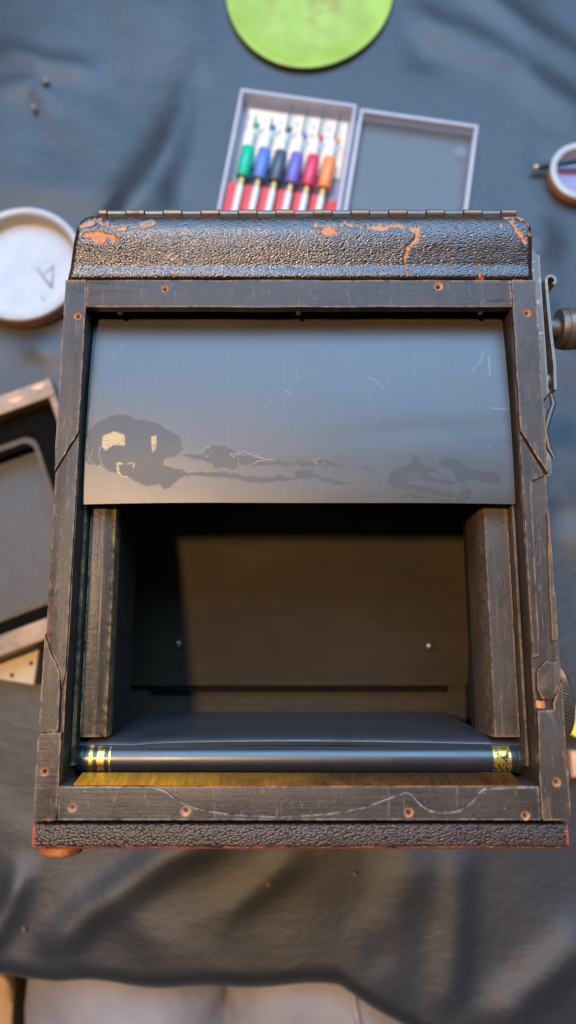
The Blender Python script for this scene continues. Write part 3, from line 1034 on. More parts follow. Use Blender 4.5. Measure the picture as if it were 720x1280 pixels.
# lower curtain web: sheet that rises from the chamber and curls over towards the roller
def lower_web():
    nu, nv = 160, 40
    yy = np.array([-28.6, -29.2, -29.9, -30.7, -31.6, -32.6, -33.6, -35.0])
    zz = np.array([-112., -74, -48, -30, -21.5, -18.6, -18.0, -18.8])
    sl = np.concatenate([[0], np.cumsum(np.hypot(np.diff(yy), np.diff(zz)))])
    tt = np.linspace(0, sl[-1], nv) ** 1.0
    tt = sl[-1] * (1 - (1 - np.linspace(0, 1, nv)) ** 1.6)
    y = np.interp(tt, sl, yy)
    z = np.interp(tt, sl, zz)
    A, T = np.meshgrid(np.linspace(0, 1, nu), np.arange(nv))
    top = np.clip((z[T] + 34) / 14, 0, 1)
    xl = CL + 0.1 - top * 11.2
    xr = CR - 0.1 + top * 10.0
    Xm = xl + (xr - xl) * A
    bow = 1.3 * np.sin(A * math.pi) - 0.5 * np.exp(-((A - 0.12) / 0.05) ** 2)
    Ym = y[T] + bow * np.clip((z[T] + 60) / 40, 0, 1)
    Zm = HM + z[T] + 0.5 * vnoise(Xm, Ym, 0.05, 3.0, 2) * top
    return grid_mesh('lower_curtain', Xm * MM, Ym * MM, Zm * MM, M['web'], body, thickness=0.0005)
def web_mat():
    t = NT('dark_blueblack_web')
    v = t.coord()
    n1 = t.noise(v, 90, 5, 0.65)
    sp = t.ramp(t.noise(v, 520, 3, 0.6), [(0.70, 0.0), (0.76, 1.0)])
    c = t.mix(n1, (0.026, 0.028, 0.033), (0.044, 0.046, 0.052))
    c = t.mix(t.math('MULTIPLY', sp, 0.5), c, (0.24, 0.23, 0.22))
    return t.out(c, 0.36, t.bump(n1, 0.2, 0.001), Specular_IOR_Level=1.0)
M['web'] = web_mat()
o = lower_web()
o.matrix_parent_inverse = _inv

# ---- shutter curtain
def shutter_curtain():
    nu, nv = 540, 260
    py = np.array([54.4, 56, 62, 72, 84, 96, 106, 116, 125, 132, 139])
    pz = np.array([-7.5, -7.3, -7.0, -6.75, -6.8, -7.2, -7.8, -8.7, -9.9, -11.2, -13.0])
    A, B = np.meshgrid(np.linspace(0, 1, nu), np.linspace(0, 1, nv))
    yb = 54.4 + 0.7 * np.sin(A * math.pi) + 0.15 * np.sin(A * 9)
    Ym = yb + (139 - yb) * B
    yy = np.linspace(54, 139.1, 400)
    zz = np.interp(yy, py, pz)
    ker = np.hanning(61); ker /= ker.sum()
    zz = np.convolve(np.pad(zz, 30, 'reflect', reflect_type='odd'), ker, 'valid')
    Zm = HM + np.interp(Ym, yy, zz)
    Xm = -77.1 + (85.3 + 77.1) * A
    Xm = Xm + (A < 0.5) * 0 
    # soft buckles
    Zm = Zm + 0.16 * vnoise(Xm, Ym * 2.0, 0.025, 1.0, 2) + 0.5 * np.exp(-((Ym - 84 - 0.06 * (Xm - 60)) / 4.5) ** 2) * np.clip((Xm - 5) / 30, 0, 1) * -0.3
    X_, Y_, Z_ = Xm * MM, Ym * MM, Zm * MM
    U, V = to_px(X_, Y_, Z_)
    Un = U + 3.6 * vnoise(U, V, 0.10, 2.0, 4)
    Vn = V + 2.8 * vnoise(U, V, 0.13, 5.0, 4)
    z8 = lambda p: zoomed(p, 90, 500, 2.323)
    z5 = lambda p: zoomed(p, 380, 440, 2.118)
    z4 = lambda p: zoomed(p, 60, 440, 2.118)
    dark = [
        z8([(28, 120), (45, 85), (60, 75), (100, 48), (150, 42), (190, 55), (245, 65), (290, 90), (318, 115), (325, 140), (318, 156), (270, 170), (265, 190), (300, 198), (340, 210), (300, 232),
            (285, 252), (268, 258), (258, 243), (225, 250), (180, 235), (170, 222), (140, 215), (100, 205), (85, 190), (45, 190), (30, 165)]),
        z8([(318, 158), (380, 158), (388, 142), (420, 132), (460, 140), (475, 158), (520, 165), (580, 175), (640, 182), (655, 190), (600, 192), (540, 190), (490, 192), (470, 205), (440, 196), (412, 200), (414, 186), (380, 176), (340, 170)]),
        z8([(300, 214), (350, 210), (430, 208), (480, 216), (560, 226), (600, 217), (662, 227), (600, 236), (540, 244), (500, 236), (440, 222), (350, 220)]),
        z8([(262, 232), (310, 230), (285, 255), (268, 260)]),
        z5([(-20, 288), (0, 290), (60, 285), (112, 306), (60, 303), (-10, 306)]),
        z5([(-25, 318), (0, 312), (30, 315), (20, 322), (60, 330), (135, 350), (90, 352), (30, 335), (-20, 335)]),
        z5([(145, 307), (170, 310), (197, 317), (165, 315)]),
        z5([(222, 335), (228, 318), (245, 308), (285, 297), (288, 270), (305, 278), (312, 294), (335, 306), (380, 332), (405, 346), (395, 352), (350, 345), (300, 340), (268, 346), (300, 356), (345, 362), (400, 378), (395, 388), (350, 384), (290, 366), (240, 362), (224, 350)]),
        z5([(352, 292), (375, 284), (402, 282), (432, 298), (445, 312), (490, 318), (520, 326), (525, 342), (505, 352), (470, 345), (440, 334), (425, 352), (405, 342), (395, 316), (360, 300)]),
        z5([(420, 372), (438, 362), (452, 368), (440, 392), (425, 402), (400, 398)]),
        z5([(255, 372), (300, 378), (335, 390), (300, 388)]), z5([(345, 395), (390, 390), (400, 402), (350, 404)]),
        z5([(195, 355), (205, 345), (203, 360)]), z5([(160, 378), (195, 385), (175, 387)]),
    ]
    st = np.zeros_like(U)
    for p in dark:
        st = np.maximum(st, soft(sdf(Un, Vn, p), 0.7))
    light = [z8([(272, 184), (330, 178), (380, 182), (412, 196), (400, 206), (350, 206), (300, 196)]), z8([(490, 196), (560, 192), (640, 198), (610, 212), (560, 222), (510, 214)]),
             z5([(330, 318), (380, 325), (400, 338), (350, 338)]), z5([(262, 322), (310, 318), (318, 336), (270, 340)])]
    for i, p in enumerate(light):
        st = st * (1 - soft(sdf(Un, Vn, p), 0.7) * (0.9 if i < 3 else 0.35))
    gap = vnoise(U, V, 0.16, 7.0, 2)
    gold = soft(sdf(U + 0.8 * gap, V, z4([(145, 222), (175, 210), (203, 220), (205, 248), (172, 246), (152, 262), (142, 250)])), 0.7)
    gold = np.maximum(gold, soft(sdf(U, V, z4([(273, 224), (286, 220), (288, 240), (284, 262), (276, 266), (274, 245)])), 0.6) * np.clip(0.75 + gap * 1.6, 0, 1))
    ring = z4([(185, 295), (205, 297), (228, 292), (226, 312), (212, 330), (198, 330), (184, 318)])
    gold = np.maximum(gold, soft(seg_dist(U, V, ring) - 0.6 - 2.2 * gap, 0.5))
    for p in (z4([(95, 247), (105, 245), (107, 275), (103, 303), (93, 288)]), z4([(120, 258), (140, 250), (135, 280), (142, 300), (126, 308), (113, 290)]),
              z4([(413, 257), (428, 250), (436, 268), (425, 278), (415, 272)]), z4([(497, 270), (520, 265), (560, 280), (597, 286), (592, 291), (552, 288), (540, 298), (505, 300)]),
              z4([(484, 272), (492, 272), (490, 284)]), z5([(24, 285), (52, 285), (48, 296), (30, 297)])):
        gold = np.maximum(gold, 0.8 * soft(seg_dist(Un, Vn, p) - 0.35, 0.4) * np.clip(0.8 + 1.3 * gap, 0, 1))
    scr = np.zeros_like(U)
    for p, w, k in ((z5([(445, 52), (470, 20), (476, -5)]), 0.5, 0.8), (z5([(490, 10), (492, 60)]), 1.2, 0.4), (z5([(160, 62), (190, 75), (215, 100)]), 0.35, 0.6), (z5([(495, 148), (545, 152)]), 0.9, 0.35),
                    (z4([(160, -10), (180, 25)]), 0.4, 0.5), (z4([(625, 100), (648, 112)]), 0.4, 0.6), (z4([(285, 70), (290, 90)]), 0.35, 0.5), (z4([(105, 100), (160, 104)]), 0.4, 0.3),
                    (z4([(658, 55), (662, 75)]), 0.5, 0.5), ([(620, 424), (624, 432), (628, 425), (622, 420), (618, 428)], 0.35, 0.0)):
        scr = np.maximum(scr, k * soft(seg_dist(U, V, p, False) - w, 0.5) * np.clip(0.7 + gap, 0, 1))
    pr = np.random.default_rng(5)
    for _ in range(70):
        a, b = pr.uniform(115, 635), pr.uniform(400, 560)
        scr = np.maximum(scr, pr.uniform(0.15, 0.6) * soft(np.hypot(U - a, V - b) - pr.uniform(0.2, 0.6), 0.5))
    # the crossed diamond scratched near the corner
    for p in ([(618, 428), (623, 422), (629, 428), (624, 434)], ):
        st = np.maximum(st, 0.7 * soft(seg_dist(U, V, p) - 0.3, 0.5))
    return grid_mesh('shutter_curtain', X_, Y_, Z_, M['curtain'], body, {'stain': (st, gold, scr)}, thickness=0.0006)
o = shutter_curtain()
o.matrix_parent_inverse = _inv
o['label'] = 'grey black rubberised cloth blind with dark peeling stains along its lower hem'

# nail heads in the gap under the top bar
for u, v in ((150, 387), (373, 385), (600, 381)):
    p = P(u, v, H - .005) / MM
    bm = bmesh.new()
    lathe(bm, [(0.5, 0), (0.5, 1.2), (1.1, 1.4), (1.1, 1.8), (0.7, 2.2), (0.1, 2.3)], (p.x, 131.8, HM - 5.6), (0, -0.8, 0.3), 12)
    part('nail_head', bm, M['screw'])

# ---- roller and the brass rod under it
ry0, rz0, rr0 = -38.7, HM - 21.5, 5.35
rx0, rx1 = -77.6, 86.0
bm = bmesh.new()
lathe(bm, [(2.0, 0), (rr0 * .93, 0.2), (rr0 * .96, 1.2), (rr0 * .86, 1.4), (rr0 * .86, 1.9), (rr0 * .98, 2.2), (rr0 * .98, 3.1), (rr0 * .9, 3.3), (rr0 * .9, 3.6), (rr0, 3.9), (rr0, rx1 - rx0 - 3.6),
           (rr0 * .92, rx1 - rx0 - 3.3), (rr0 * .92, rx1 - rx0 - 2.6), (rr0 * 1.0, rx1 - rx0 - 2.3), (rr0 * 1.0, rx1 - rx0 - 1.2), (rr0 * .9, rx1 - rx0 - 0.9), (rr0 * .9, rx1 - rx0 - 0.2), (2, rx1 - rx0)], (rx0, ry0, rz0), (1, 0, 0), 48)
roller = part('curtain_roller', bm, M['roller'])
for a, b in ((8.0, 10.6), (4.9, 6.4), (12.2, 12.9), (rx1 - rx0 - 11.2, rx1 - rx0 - 4.6)):
    bm = bmesh.new()
    lathe(bm, [(rr0 - .2, 0), (rr0 + 0.06, 0.05), (rr0 + 0.06, b - a - 0.05), (rr0 - .2, b - a)], (rx0 + a, ry0, rz0), (1, 0, 0), 48)
    part('brass_band', bm, M['band'], roller)
for x in (-78.0, 85.6):
    bm = bmesh.new()
    lathe(bm, [(1.6, 0), (1.6, 1.0)], (x - 0.3, ry0, rz0), (1, 0, 0), 16)
    part('axle_pin', bm, M['steel'], roller)
bm = bmesh.new()
prism(bm, [(IB + 0.05, HM - 2.2), (IB + 0.45, HM - 2.0), (IB + 2.6, HM - 12), (IB + 2.2, HM - 13.5), (IB + 0.05, HM - 13.5)], -73.5, 80.0, 0.12, axis='x')
strip = part('brass_strip', bm, M['rod'])
for k in range(11):      # fine thread at its right-hand end
    bm = bmesh.new()
    x = 67.5 + k * 1.05
    prism(bm, [(IB + 0.5, HM - 2.6), (IB + 0.95, HM - 2.4), (IB + 2.9, HM - 11.6), (IB + 2.3, HM - 12.0)], x, x + 0.55, 0.1, axis='x')
    part('thread', bm, M['rod'], strip)

# ---- hardware on the right-hand side
hw = body
def rounded(pts, r, n=5):
    out = []
    m = len(pts)
    for i in range(m):
        p0, p1, p2 = Vector(pts[i - 1]), Vector(pts[i]), Vector(pts[(i + 1) % m])
        a = p1 + (p0 - p1).normalized() * r
        b = p1 + (p2 - p1).normalized() * r
        for k in range(n + 1):
            t = k / n
            q = (1 - t) ** 2 * a + 2 * t * (1 - t) * p1 + t * t * b
            out.append((q.x, q.y))
    return out
def hp(u, v, z):
    p = P(u, v, z) / MM
    return p.x, p.y
zP = HM - 9
y_top, y_bot = P(682, 312, zP * MM).y / MM, P(693, 500, zP * MM).y / MM
bm = bmesh.new()
prism(bm, rounded([(XR - 0.2, y_bot), (XR + 5.6, y_bot), (XR + 5.6, y_top), (XR - 0.2, y_top)], 2.6), HM - 62, zP, 1.2, 3)
plate = part('shutter_plate', bm, M['greymetal'])
# lever with curled tip
bm = bmesh.new()
lz0, lz1 = HM - 17, HM - 9.5
pa = hp(700, 348, (HM - 10) * MM); pb = hp(693, 362, (HM - 10) * MM); pc = hp(705, 470, (HM - 10) * MM)
xs_ = XR + 7.6
path = []
cxr, cyr, rr = xs_ + 2.2, pa[1] - 1.0, 2.2
for k in range(13):
    a = math.radians(-60 + k * 20)
    path.append((cxr + rr * math.cos(a), cyr + rr * math.sin(a)))
path += [(xs_ + 0.05, cyr - 8), (xs_ + 0.4, cyr - 22), (xs_ + 1.0, cyr - 36), (xs_ + 0.6, cyr - 46)]
th = 0.85
left, right = [], []
for i, p in enumerate(path):
    q0, q1 = Vector(path[max(i - 1, 0)]), Vector(path[min(i + 1, len(path) - 1)])
    d = (q1 - q0).normalized()
    nrm = Vector((-d.y, d.x))
    left.append(tuple(Vector(p) + nrm * th)); right.append(tuple(Vector(p) - nrm * th * 0.2))
n = len(path)
va = [[bm.verts.new((*p, z)) for p in left] for z in (lz0, lz1)]
vb = [[bm.verts.new((*p, z)) for p in right] for z in (lz0, lz1)]
for i in range(n - 1):
    bm.faces.new((va[0][i], va[0][i + 1], va[1][i + 1], va[1][i]))
    bm.faces.new((vb[0][i], vb[1][i], vb[1][i + 1], vb[0][i + 1]))
    bm.faces.new((va[1][i], va[1][i + 1], vb[1][i + 1], vb[1][i]))
    bm.faces.new((va[0][i], vb[0][i], vb[0][i + 1], va[0][i + 1]))
for i in (0, n - 1):
    bm.faces.new((va[0][i], va[1][i], vb[1][i], vb[0][i]))
lever = part('lever', bm, M['greymetal'])
bm = bmesh.new()
lathe(bm, [(2.6, 0), (2.8, 0.5), (2.8, 2.0), (2.2, 2.8), (0.1, 3.1)], (XR + 5.5, cyr - 41, HM - 14), (1, 0, 0.1), 20)
part('rivet', bm, M['brassy'], lever)
# catch below it: flat arm, rivet and blade-shaped tab
ya, yb2 = P(700, 508, (HM - 12) * MM).y / MM, P(698, 594, (HM - 12) * MM).y / MM
bm = bmesh.new()
prism(bm, [(XR + 2.4, ya), (XR + 5.0, ya - 1), (XR + 4.0, ya - 10), (XR + 3.0, yb2 + 8), (XR + 2.6, yb2), (XR + 0.9, yb2 + 0.5), (XR + 1.0, yb2 + 8), (XR + 2.2, ya - 8)], HM - 24, HM - 11, 0.5)
catch = part('catch', bm, M['blackmetal'])
bm = bmesh.new()
prism(bm, rounded([(XR + 1.2, yb2 - 0.5), (XR + 5.4, yb2 - 0.5), (XR + 5.8, yb2 + 8), (XR + 3.4, yb2 + 10), (XR + 1.3, yb2 + 3)], 1.0), HM - 13, HM - 11.6, 0.5)
part('thumb_tab', bm, M['greymetal'], catch)
bm = bmesh.new()
lathe(bm, [(3.4, 0), (3.4, 2.2), (2.8, 3.0), (0.1, 3.2)], (XR + 3.4, ya - 2.5, HM - 16), (1, 0, 0.15), 20)
part('rivet', bm, M['brassy'], catch)
bm = bmesh.new()
cp = [(XR + 6.2, ya + 9), (XR + 8.6, ya + 7), (XR + 9.4, ya + 2), (XR + 7.4, ya - 3), (XR + 5.4, ya - 9), (XR + 6.4, ya - 16), (XR + 8.2, ya - 20)]
tube(bm, [(x, y, HM - 15) for x, y in cp], [0.9, 1.0, 1.1, 1.2, 1.1, 1.0, 0.8], 10)
part('spring_clip', bm, M['blackmetal'])
# winding key further down the same side
ky = P(712, 410, (HM - 35) * MM).y / MM
bm = bmesh.new()
lathe(bm, [(4.5, 0), (4.5, 15.5), (8.4, 15.9), (8.8, 16.6), (8.8, 27.0), (8.2, 28.0), (0.1, 28.4)], (XR + 5.5, ky, HM - 36), (1, 0, 0), 36)
wk = part('winding_knob', bm, M['blackmetal'])
bm = bmesh.new()
lathe(bm, [(8.6, 0), (9.1, 0.3), (9.1, 3.2), (8.6, 3.5)], (XR + 24, ky, HM - 36), (1, 0, 0), 36)
part('brass_collar', bm, M['brassy'], wk)
# lower plate and knurled knob
y1_, y0_ = P(697, 738, (HM - 9) * MM).y / MM, P(700, 905, (HM - 9) * MM).y / MM
bm = bmesh.new()
prism(bm, rounded([(XR - 0.2, y0_), (XR + 2.0, y0_), (XR + 2.4, y1_), (XR - 0.2, y1_)], 1.1), HM - 50, HM - 7, 0.7, 3)
lp = part('side_plate', bm, M['blackmetal'])
kc = P(712, 878, (HM - 25) * MM).y / MM
bm = bmesh.new()
prof = [(13.0, 0), (13.8, 0.5), (13.8, 4.4), (12.6, 6.0), (7, 6.6), (0.1, 6.8)]
lathe(bm, prof, (XR + 2.6, kc, HM - 25), (1, 0, 0), 48)
kn = part('knurled_knob', bm, M['blackmetal'])
bm = bmesh.new()
for q in range(72):
    a = q * 2 * math.pi / 72
    cy_, cz_ = kc + 13.85 * math.cos(a), HM - 25 + 13.85 * math.sin(a)
    d = Vector((0, math.cos(a), math.sin(a)))
    tn = Vector((0, -math.sin(a), math.cos(a)))
    p0, p1 = Vector((XR + 3.1, cy_, cz_)) - tn * 1.0, Vector((XR + 7.0, cy_, cz_)) + tn * 1.0
    vs = [bm.verts.new(p) for p in (p0 - tn * .36, p0 + tn * .36, p1 + tn * .36, p1 - tn * .36)]
    tp = [bm.verts.new(p + d * 0.42) for p in (p0, p1)]
    bm.faces.new((vs[0], vs[3], tp[1], tp[0])); bm.faces.new((vs[1], tp[0], tp[1], vs[2])); bm.faces.new((vs[0], tp[0], vs[1])); bm.faces.new((vs[3], vs[2], tp[1])); bm.faces.new(vs[::-1])
part('knurling', bm, M['brassy'], kn)['kind'] = 'stuff'
pq = P(714, 968, (HM - 22) * MM) / MM
bm = bmesh.new()
lathe(bm, [(2.2, 0), (2.2, 3.0), (4.0, 3.4), (4.0, 7.0), (3.2, 7.8), (0.1, 8.0)], (XR - 0.2, pq.y, HM - 22), (1, 0, 0), 24)
part('stud', bm, M['greymetal'])

# ================================================================== THINGS ON THE CLOTH
# ---- clear case with oilers
A0 = P(301, 110, 0.012); B0 = P(447, 126, 0.012)
ang_c = math.atan2(B0.y - A0.y, B0.x - A0.x) 
cw = (B0 - A0).length / MM
case = empty('oiler_case', (A0.x, A0.y, 0.0), 'open clear plastic case with red rack and paper card behind the old camera', 'case')
case.rotation_euler = (0, 0, ang_c - 0.035)
CLEN = 128.0
def shell(bm, x0, x1, y0, y1, z0, z1, w):
    """open-topped tray walls"""
    box(bm, x0, x1, y1 - w, y1, z0, z1, 0.5)
    box(bm, x0, x1, y0, y0 + w, z0, z1, 0.5)
    box(bm, x0, x0 + w, y0 + w + .02, y1 - w - .02, z0, z1, 0.5)
    box(bm, x1 - w, x1, y0 + w + .02, y1 - w - .02, z0, z1, 0.5)
def cpart(name, bm, mat, parent=None):
    return finish(name, bm, mat, parent or case, 40)
bm = bmesh.new()
shell(bm, 0, cw, -CLEN, 0, 1.2, 12, 2.2)
cpart('tray_wall', bm, M['frost'])
bm = bmesh.new()
box(bm, 0.3, cw - 0.3, -CLEN + .3, -0.3, 0.2, 1.15)
cpart('tray_bottom', bm, M['milky'])
bm = bmesh.new()
box(bm, 7, cw - 4, -52, -7, 1.3, 1.9, 0.2)
card = cpart('paper_card', bm, M['card'])
pitch = (cw - 13) / 6.0
tx = [13.0 + pitch * i for i in range(6)]
for i in range(6):      # small grey print rows above each tool
    for j in range(2):
        bm = bmesh.new()
        box(bm, tx[i] - 6.0, tx[i] - 4.2, -24.0 + j * 7, -19 + j * 7, 1.95, 2.05)
        cpart('print_mark', bm, M['print'] if 'print' in M else M.setdefault('print', plain('grey_print', (0.45, 0.38, 0.32), 0.7)), card)
bm = bmesh.new()
box(bm, 3, cw - 3, -CLEN + 3, -70, 1.3, 2.5, 0.3)
for i in range(7):
    x = 7.7 + pitch * i
    if x > cw - 6:
        continue
    box(bm, x - 4.0, x + 3.6, -CLEN + 3.2, -71, 2.5, 9.0, 0.8)
cpart('red_rack', bm, M['red'])
# lid hinged on the right edge, lying open
lw = cw + 1.0
lid = bpy.data.objects.new('case_lid', None)
COL.objects.link(lid)
lid.parent = case
lid.location = ((cw + 2.6) * MM, -0.5 * MM, 0)
lid.empty_display_size = 0.01
bm = bmesh.new()
shell(bm, 0, lw, -CLEN, 0, 1.2, 9.5, 2.4)
finish('lid_rim', bm, M['frost'], lid, 40)
bm = bmesh.new()
box(bm, 0.3, lw - 0.3, -CLEN + .3, -.3, 0.2, 1.15)
finish('lid_panel', bm, M['clear'], lid, 40)
for yy in (-18, -103):
    bm = bmesh.new()
    lathe(bm, [(4.2, 1.16), (4.2, 4.0), (2.2, 4.4), (2.2, 4.0), (0.1, 3.6)], (lw - 9, yy, 0), (0, 0, 1), 20)
    finish('lid_clip', bm, M['clear'], lid, 40)
bm = bmesh.new()
lathe(bm, [(1.4, 0), (1.4, CLEN - 10)], (cw + 1.4, -5, 1.8), (0, -1, 0), 12)
cpart('case_hinge', bm, M['frost'])
# six oilers in the rack, each with its own grip colour
grips = [('green', (0.0, 0.42, 0.22)), ('blue', (0.10, 0.18, 0.48)), ('dark grey', (0.06, 0.08, 0.11)), ('violet', (0.16, 0.12, 0.40)), ('red', (0.62, 0.04, 0.10)), ('orange', (0.80, 0.24, 0.06))]
Rz = Matrix.Rotation(case.rotation_euler.z, 4, 'Z')
for i, (nm, col) in enumerate(grips):
    loc = Vector((A0.x, A0.y, 0)) + Rz @ Vector(((tx[i] + 1.5) * MM, 3.0 * MM, 0))
    o = empty('oiler', loc, f'thin cream handled oiler with {nm} grip lying in the clear case', 'oiler', 'oilers in the clear case')
    o.rotation_euler = (0, 0, case.rotation_euler.z - 0.03 - 0.004 * i)
    gm = plain(f'{nm.replace(" ", "_")}_grip_plastic', col, 0.35, 0.12, 60)
    zc = 9.6
    bm = bmesh.new()
    lathe(bm, [(2.3, -122), (2.6, -121), (2.5, -78), (2.2, -76.3)], (0, 0, zc), (0, 1, 0), 16)
    finish('handle', bm, M['cream'], o)
    bm = bmesh.new()
    lathe(bm, [(2.1, -76.2), (2.1, -70.2)], (0, 0, zc), (0, 1, 0), 16)
    finish('ferrule', bm, M['gold'], o)
    bm = bmesh.new()
    lathe(bm, [(4.3, -70), (4.7, -69.4), (4.7, -47.6), (4.3, -47)], (0, 0, zc), (0, 1, 0), 20)
    finish('grip', bm, gm, o)
    bm = bmesh.new()
    lathe(bm, [(1.9, -46.9), (1.7, -33), (1.0, -31.5)], (0, 0, zc), (0, 1, 0), 14)
    finish('collar', bm, M['cream'], o)
    bm = bmesh.new()
    lathe(bm, [(0.9, -31.4), (0.7, -14 if i > 1 else -22), (0.3, -9 if i > 1 else -20)], (0, 0, zc), (0, 1, 0), 10)
    finish('needle', bm, M['needle'], o)
    bm = bmesh.new()
    lathe(bm, [(0.2, -2.2), (1.9, -1.2), (2.3, 0), (1.9, 1.2), (0.2, 2.2)], (2.0, -29 + (0.5 if i < 3 else -3), zc + 0.4), (0, 0, 1), 12)
    finish('bead', bm, gm, o)

# ---- lime silicone pad (irregular round, slightly dished)
gc = P(386, -14, 0.004)
pad_rx, pad_ry = 61, 66
bm = bmesh.new()
rings = []
SEG = 96
for fr, z in ((0.0, 2.2), (0.25, 2.2), (0.5, 2.3), (0.75, 2.5), (0.88, 3.0), (0.95, 3.9), (0.985, 4.1), (1.0, 3.4), (0.995, 2.0), (0.97, 1.0)):
    ring = []
    for k in range(SEG):
        a = k * 2 * math.pi / SEG
        w = 1 + 0.012 * math.sin(2 * a + 0.6) + 0.010 * math.sin(3 * a + 1.1)
        ring.append(bm.verts.new((pad_rx * fr * w * math.cos(a), pad_ry * fr * w * math.sin(a), z)) if fr > 0 else None)
    rings.append(ring)
c0 = bm.verts.new((0, 0, 2.2))
for k in range(SEG):
    bm.faces.new((c0, rings[1][k], rings[1][(k + 1) % SEG]))
for q in range(1, len(rings) - 1):
    for k in range(SEG):
        bm.faces.new((rings[q][k], rings[q][(k + 1) % SEG], rings[q + 1][(k + 1) % SEG], rings[q + 1][k]))
bm.faces.new(rings[-1])
o = finish('silicone_pad', bm, M['lime'], None, 60)
o.location = (gc.x, gc.y, 0.0)
tag(o, 'lime green round silicone pad with brownish smudges on the black cloth', 'pad')

# ---- jar lids (upturned)
def jar_lid(center, R_, label, inner, inner_mat, group):
    e = empty('jar_lid', (center.x, center.y, 0.0), label, 'lid', group)
    bm = bmesh.new()
    lathe(bm, [(R_ - 1.5, 0.3), (R_, 1.2), (R_, 11.5), (R_ - 0.2, 12.2)], (0, 0, 0), (0, 0, 1), 72, cap=False)
    finish('outer_wall', bm, M['copper'], e, 50)
    bm = bmesh.new()
    lathe(bm, [(R_ - 0.1, 12.2), (R_ - 0.5, 13.4), (R_ - 1.8, 13.9), (R_ - 3.6, 13.6), (R_ - 4.8, 12.4)], (0, 0, 0), (0, 0, 1), 72, cap=False)
    finish('rim', bm, M['enamel'], e, 60)
    bm = bmesh.new()
    lathe(bm, [(R_ - 4.85, 12.3), (R_ - 5.4, 7), (R_ - 6.4, 4.0)], (0, 0, 0), (0, 0, 1), 72, cap=False)
    finish('inner_wall', bm, M['enamel_wall'] if not inner else M['enamel'], e, 60)
    bm = bmesh.new()
    lathe(bm, [(R_ - 6.0, 0.6), (R_ - 6.0, 3.6), (R_ - 7.5, 3.3), (0.1, 3.2)], (0, 0, 0), (0, 0, 1), 72)
    pn = finish('panel', bm, inner_mat, e, 60)
    return e, pn
jc = P(27, 329, 0.013)
jl_, jp = jar_lid(jc, 41, 'upturned white jar lid with grey pencil marks and copper side', False, M['enamel'], None)
def stroke(a, b, w, m=M['ink']):
    pa_, pb_ = P(a[0], a[1], 0.0035) - jc, P(b[0], b[1], 0.0035) - jc
    pa_, pb_ = pa_ / MM, pb_ / MM
    d = Vector((pb_.x - pa_.x, pb_.y - pa_.y))
    nrm = Vector((-d.y, d.x)).normalized()
    bm = bmesh.new()
    q = [(pa_.x - nrm.x * w * .5, pa_.y - nrm.y * w * .5), (pa_.x + nrm.x * w * .5, pa_.y + nrm.y * w * .5), (pb_.x + nrm.x * w, pb_.y + nrm.y * w), (pb_.x - nrm.x * w, pb_.y - nrm.y * w)]
    prism(bm, q, 3.62, 3.70)
    finish('pencil_mark', bm, m, jp, 0)
stroke((46, 335), (65, 360), 0.9)
stroke((67, 331), (65, 358), 0.6)
stroke((55, 343), (66, 333), 0.5)
stroke((52, 373), (55, 374), 0.8)
pc_ = P(728, 213, 0.008)
pl_, _ = jar_lid(pc_, 22.0, 'upturned white jar lid holding purple liquid under a dark handle', True, M['purple'], None)
pl_.scale = (1, 1, 0.6)
# dark handle lying across the purple lid
a, b = P(672, 209, 0.0045) / MM, P(800, 188, 0.0135) / MM
bm = bmesh.new()
d = (b - a)
tube(bm, [a + d * t for t in (0.0, 0.05, 0.2, 0.5, 0.8, 1.0)], [1.9, 2.2, 2.0, 2.2, 2.5, 2.4], 14)
hd = empty('tool_handle', (a.x * MM, a.y * MM, 0.002), 'slim dark tool with tan tip resting across the lid of purple liquid', 'tool')
hi = Matrix.Translation(-Vector(hd.location))
o = finish('shaft', bm, M['darkrod'], hd); o.matrix_parent_inverse = hi
bm = bmesh.new()
dn = d.normalized()
tube(bm, [a - dn * 3.0, a - dn * 2.4, a - dn * 0.02], [0.9, 1.8, 1.95], 14)
o = finish('tip', bm, M['gold'], hd); o.matrix_parent_inverse = hi

# ---- wooden camera back (frame) to the left
fz = 0.030
c_tr = P(62, 472, fz)           # top right outer corner
dirx = (P(0, 494, fz) - c_tr).normalized()      # along the top bar, to the left
ang_f = math.atan2(-dirx.y, -dirx.x)
fr = empty('camera_back', (c_tr.x, c_tr.y, 0.0), 'brown wooden camera back frame with black rebate beside the old camera', 'frame')
fr.rotation_euler = (0, 0, ang_f)
Lx, Ly = 130.0, 152.0
def fpart(name, bm, mat, parent=None):
    return finish(name, bm, mat, parent or fr, 40)
w = 12.0
for nm, (x0, x1, y0, y1) in (('frame_bar', (-Lx, 0, -w, 0)), ('frame_bar', (-Lx, 0, -Ly, -Ly + w)), ('frame_bar', (-4.5, 0, -Ly + w + .05, -w - .05)), ('frame_bar', (-Lx, -Lx + w, -Ly + w + .05, -w - .05))):
    bm = bmesh.new()
    box(bm, x0, x1, y0, y1, 1.0, 30, 1.4, 3)
    fpart(nm, bm, M['tan_frame'])
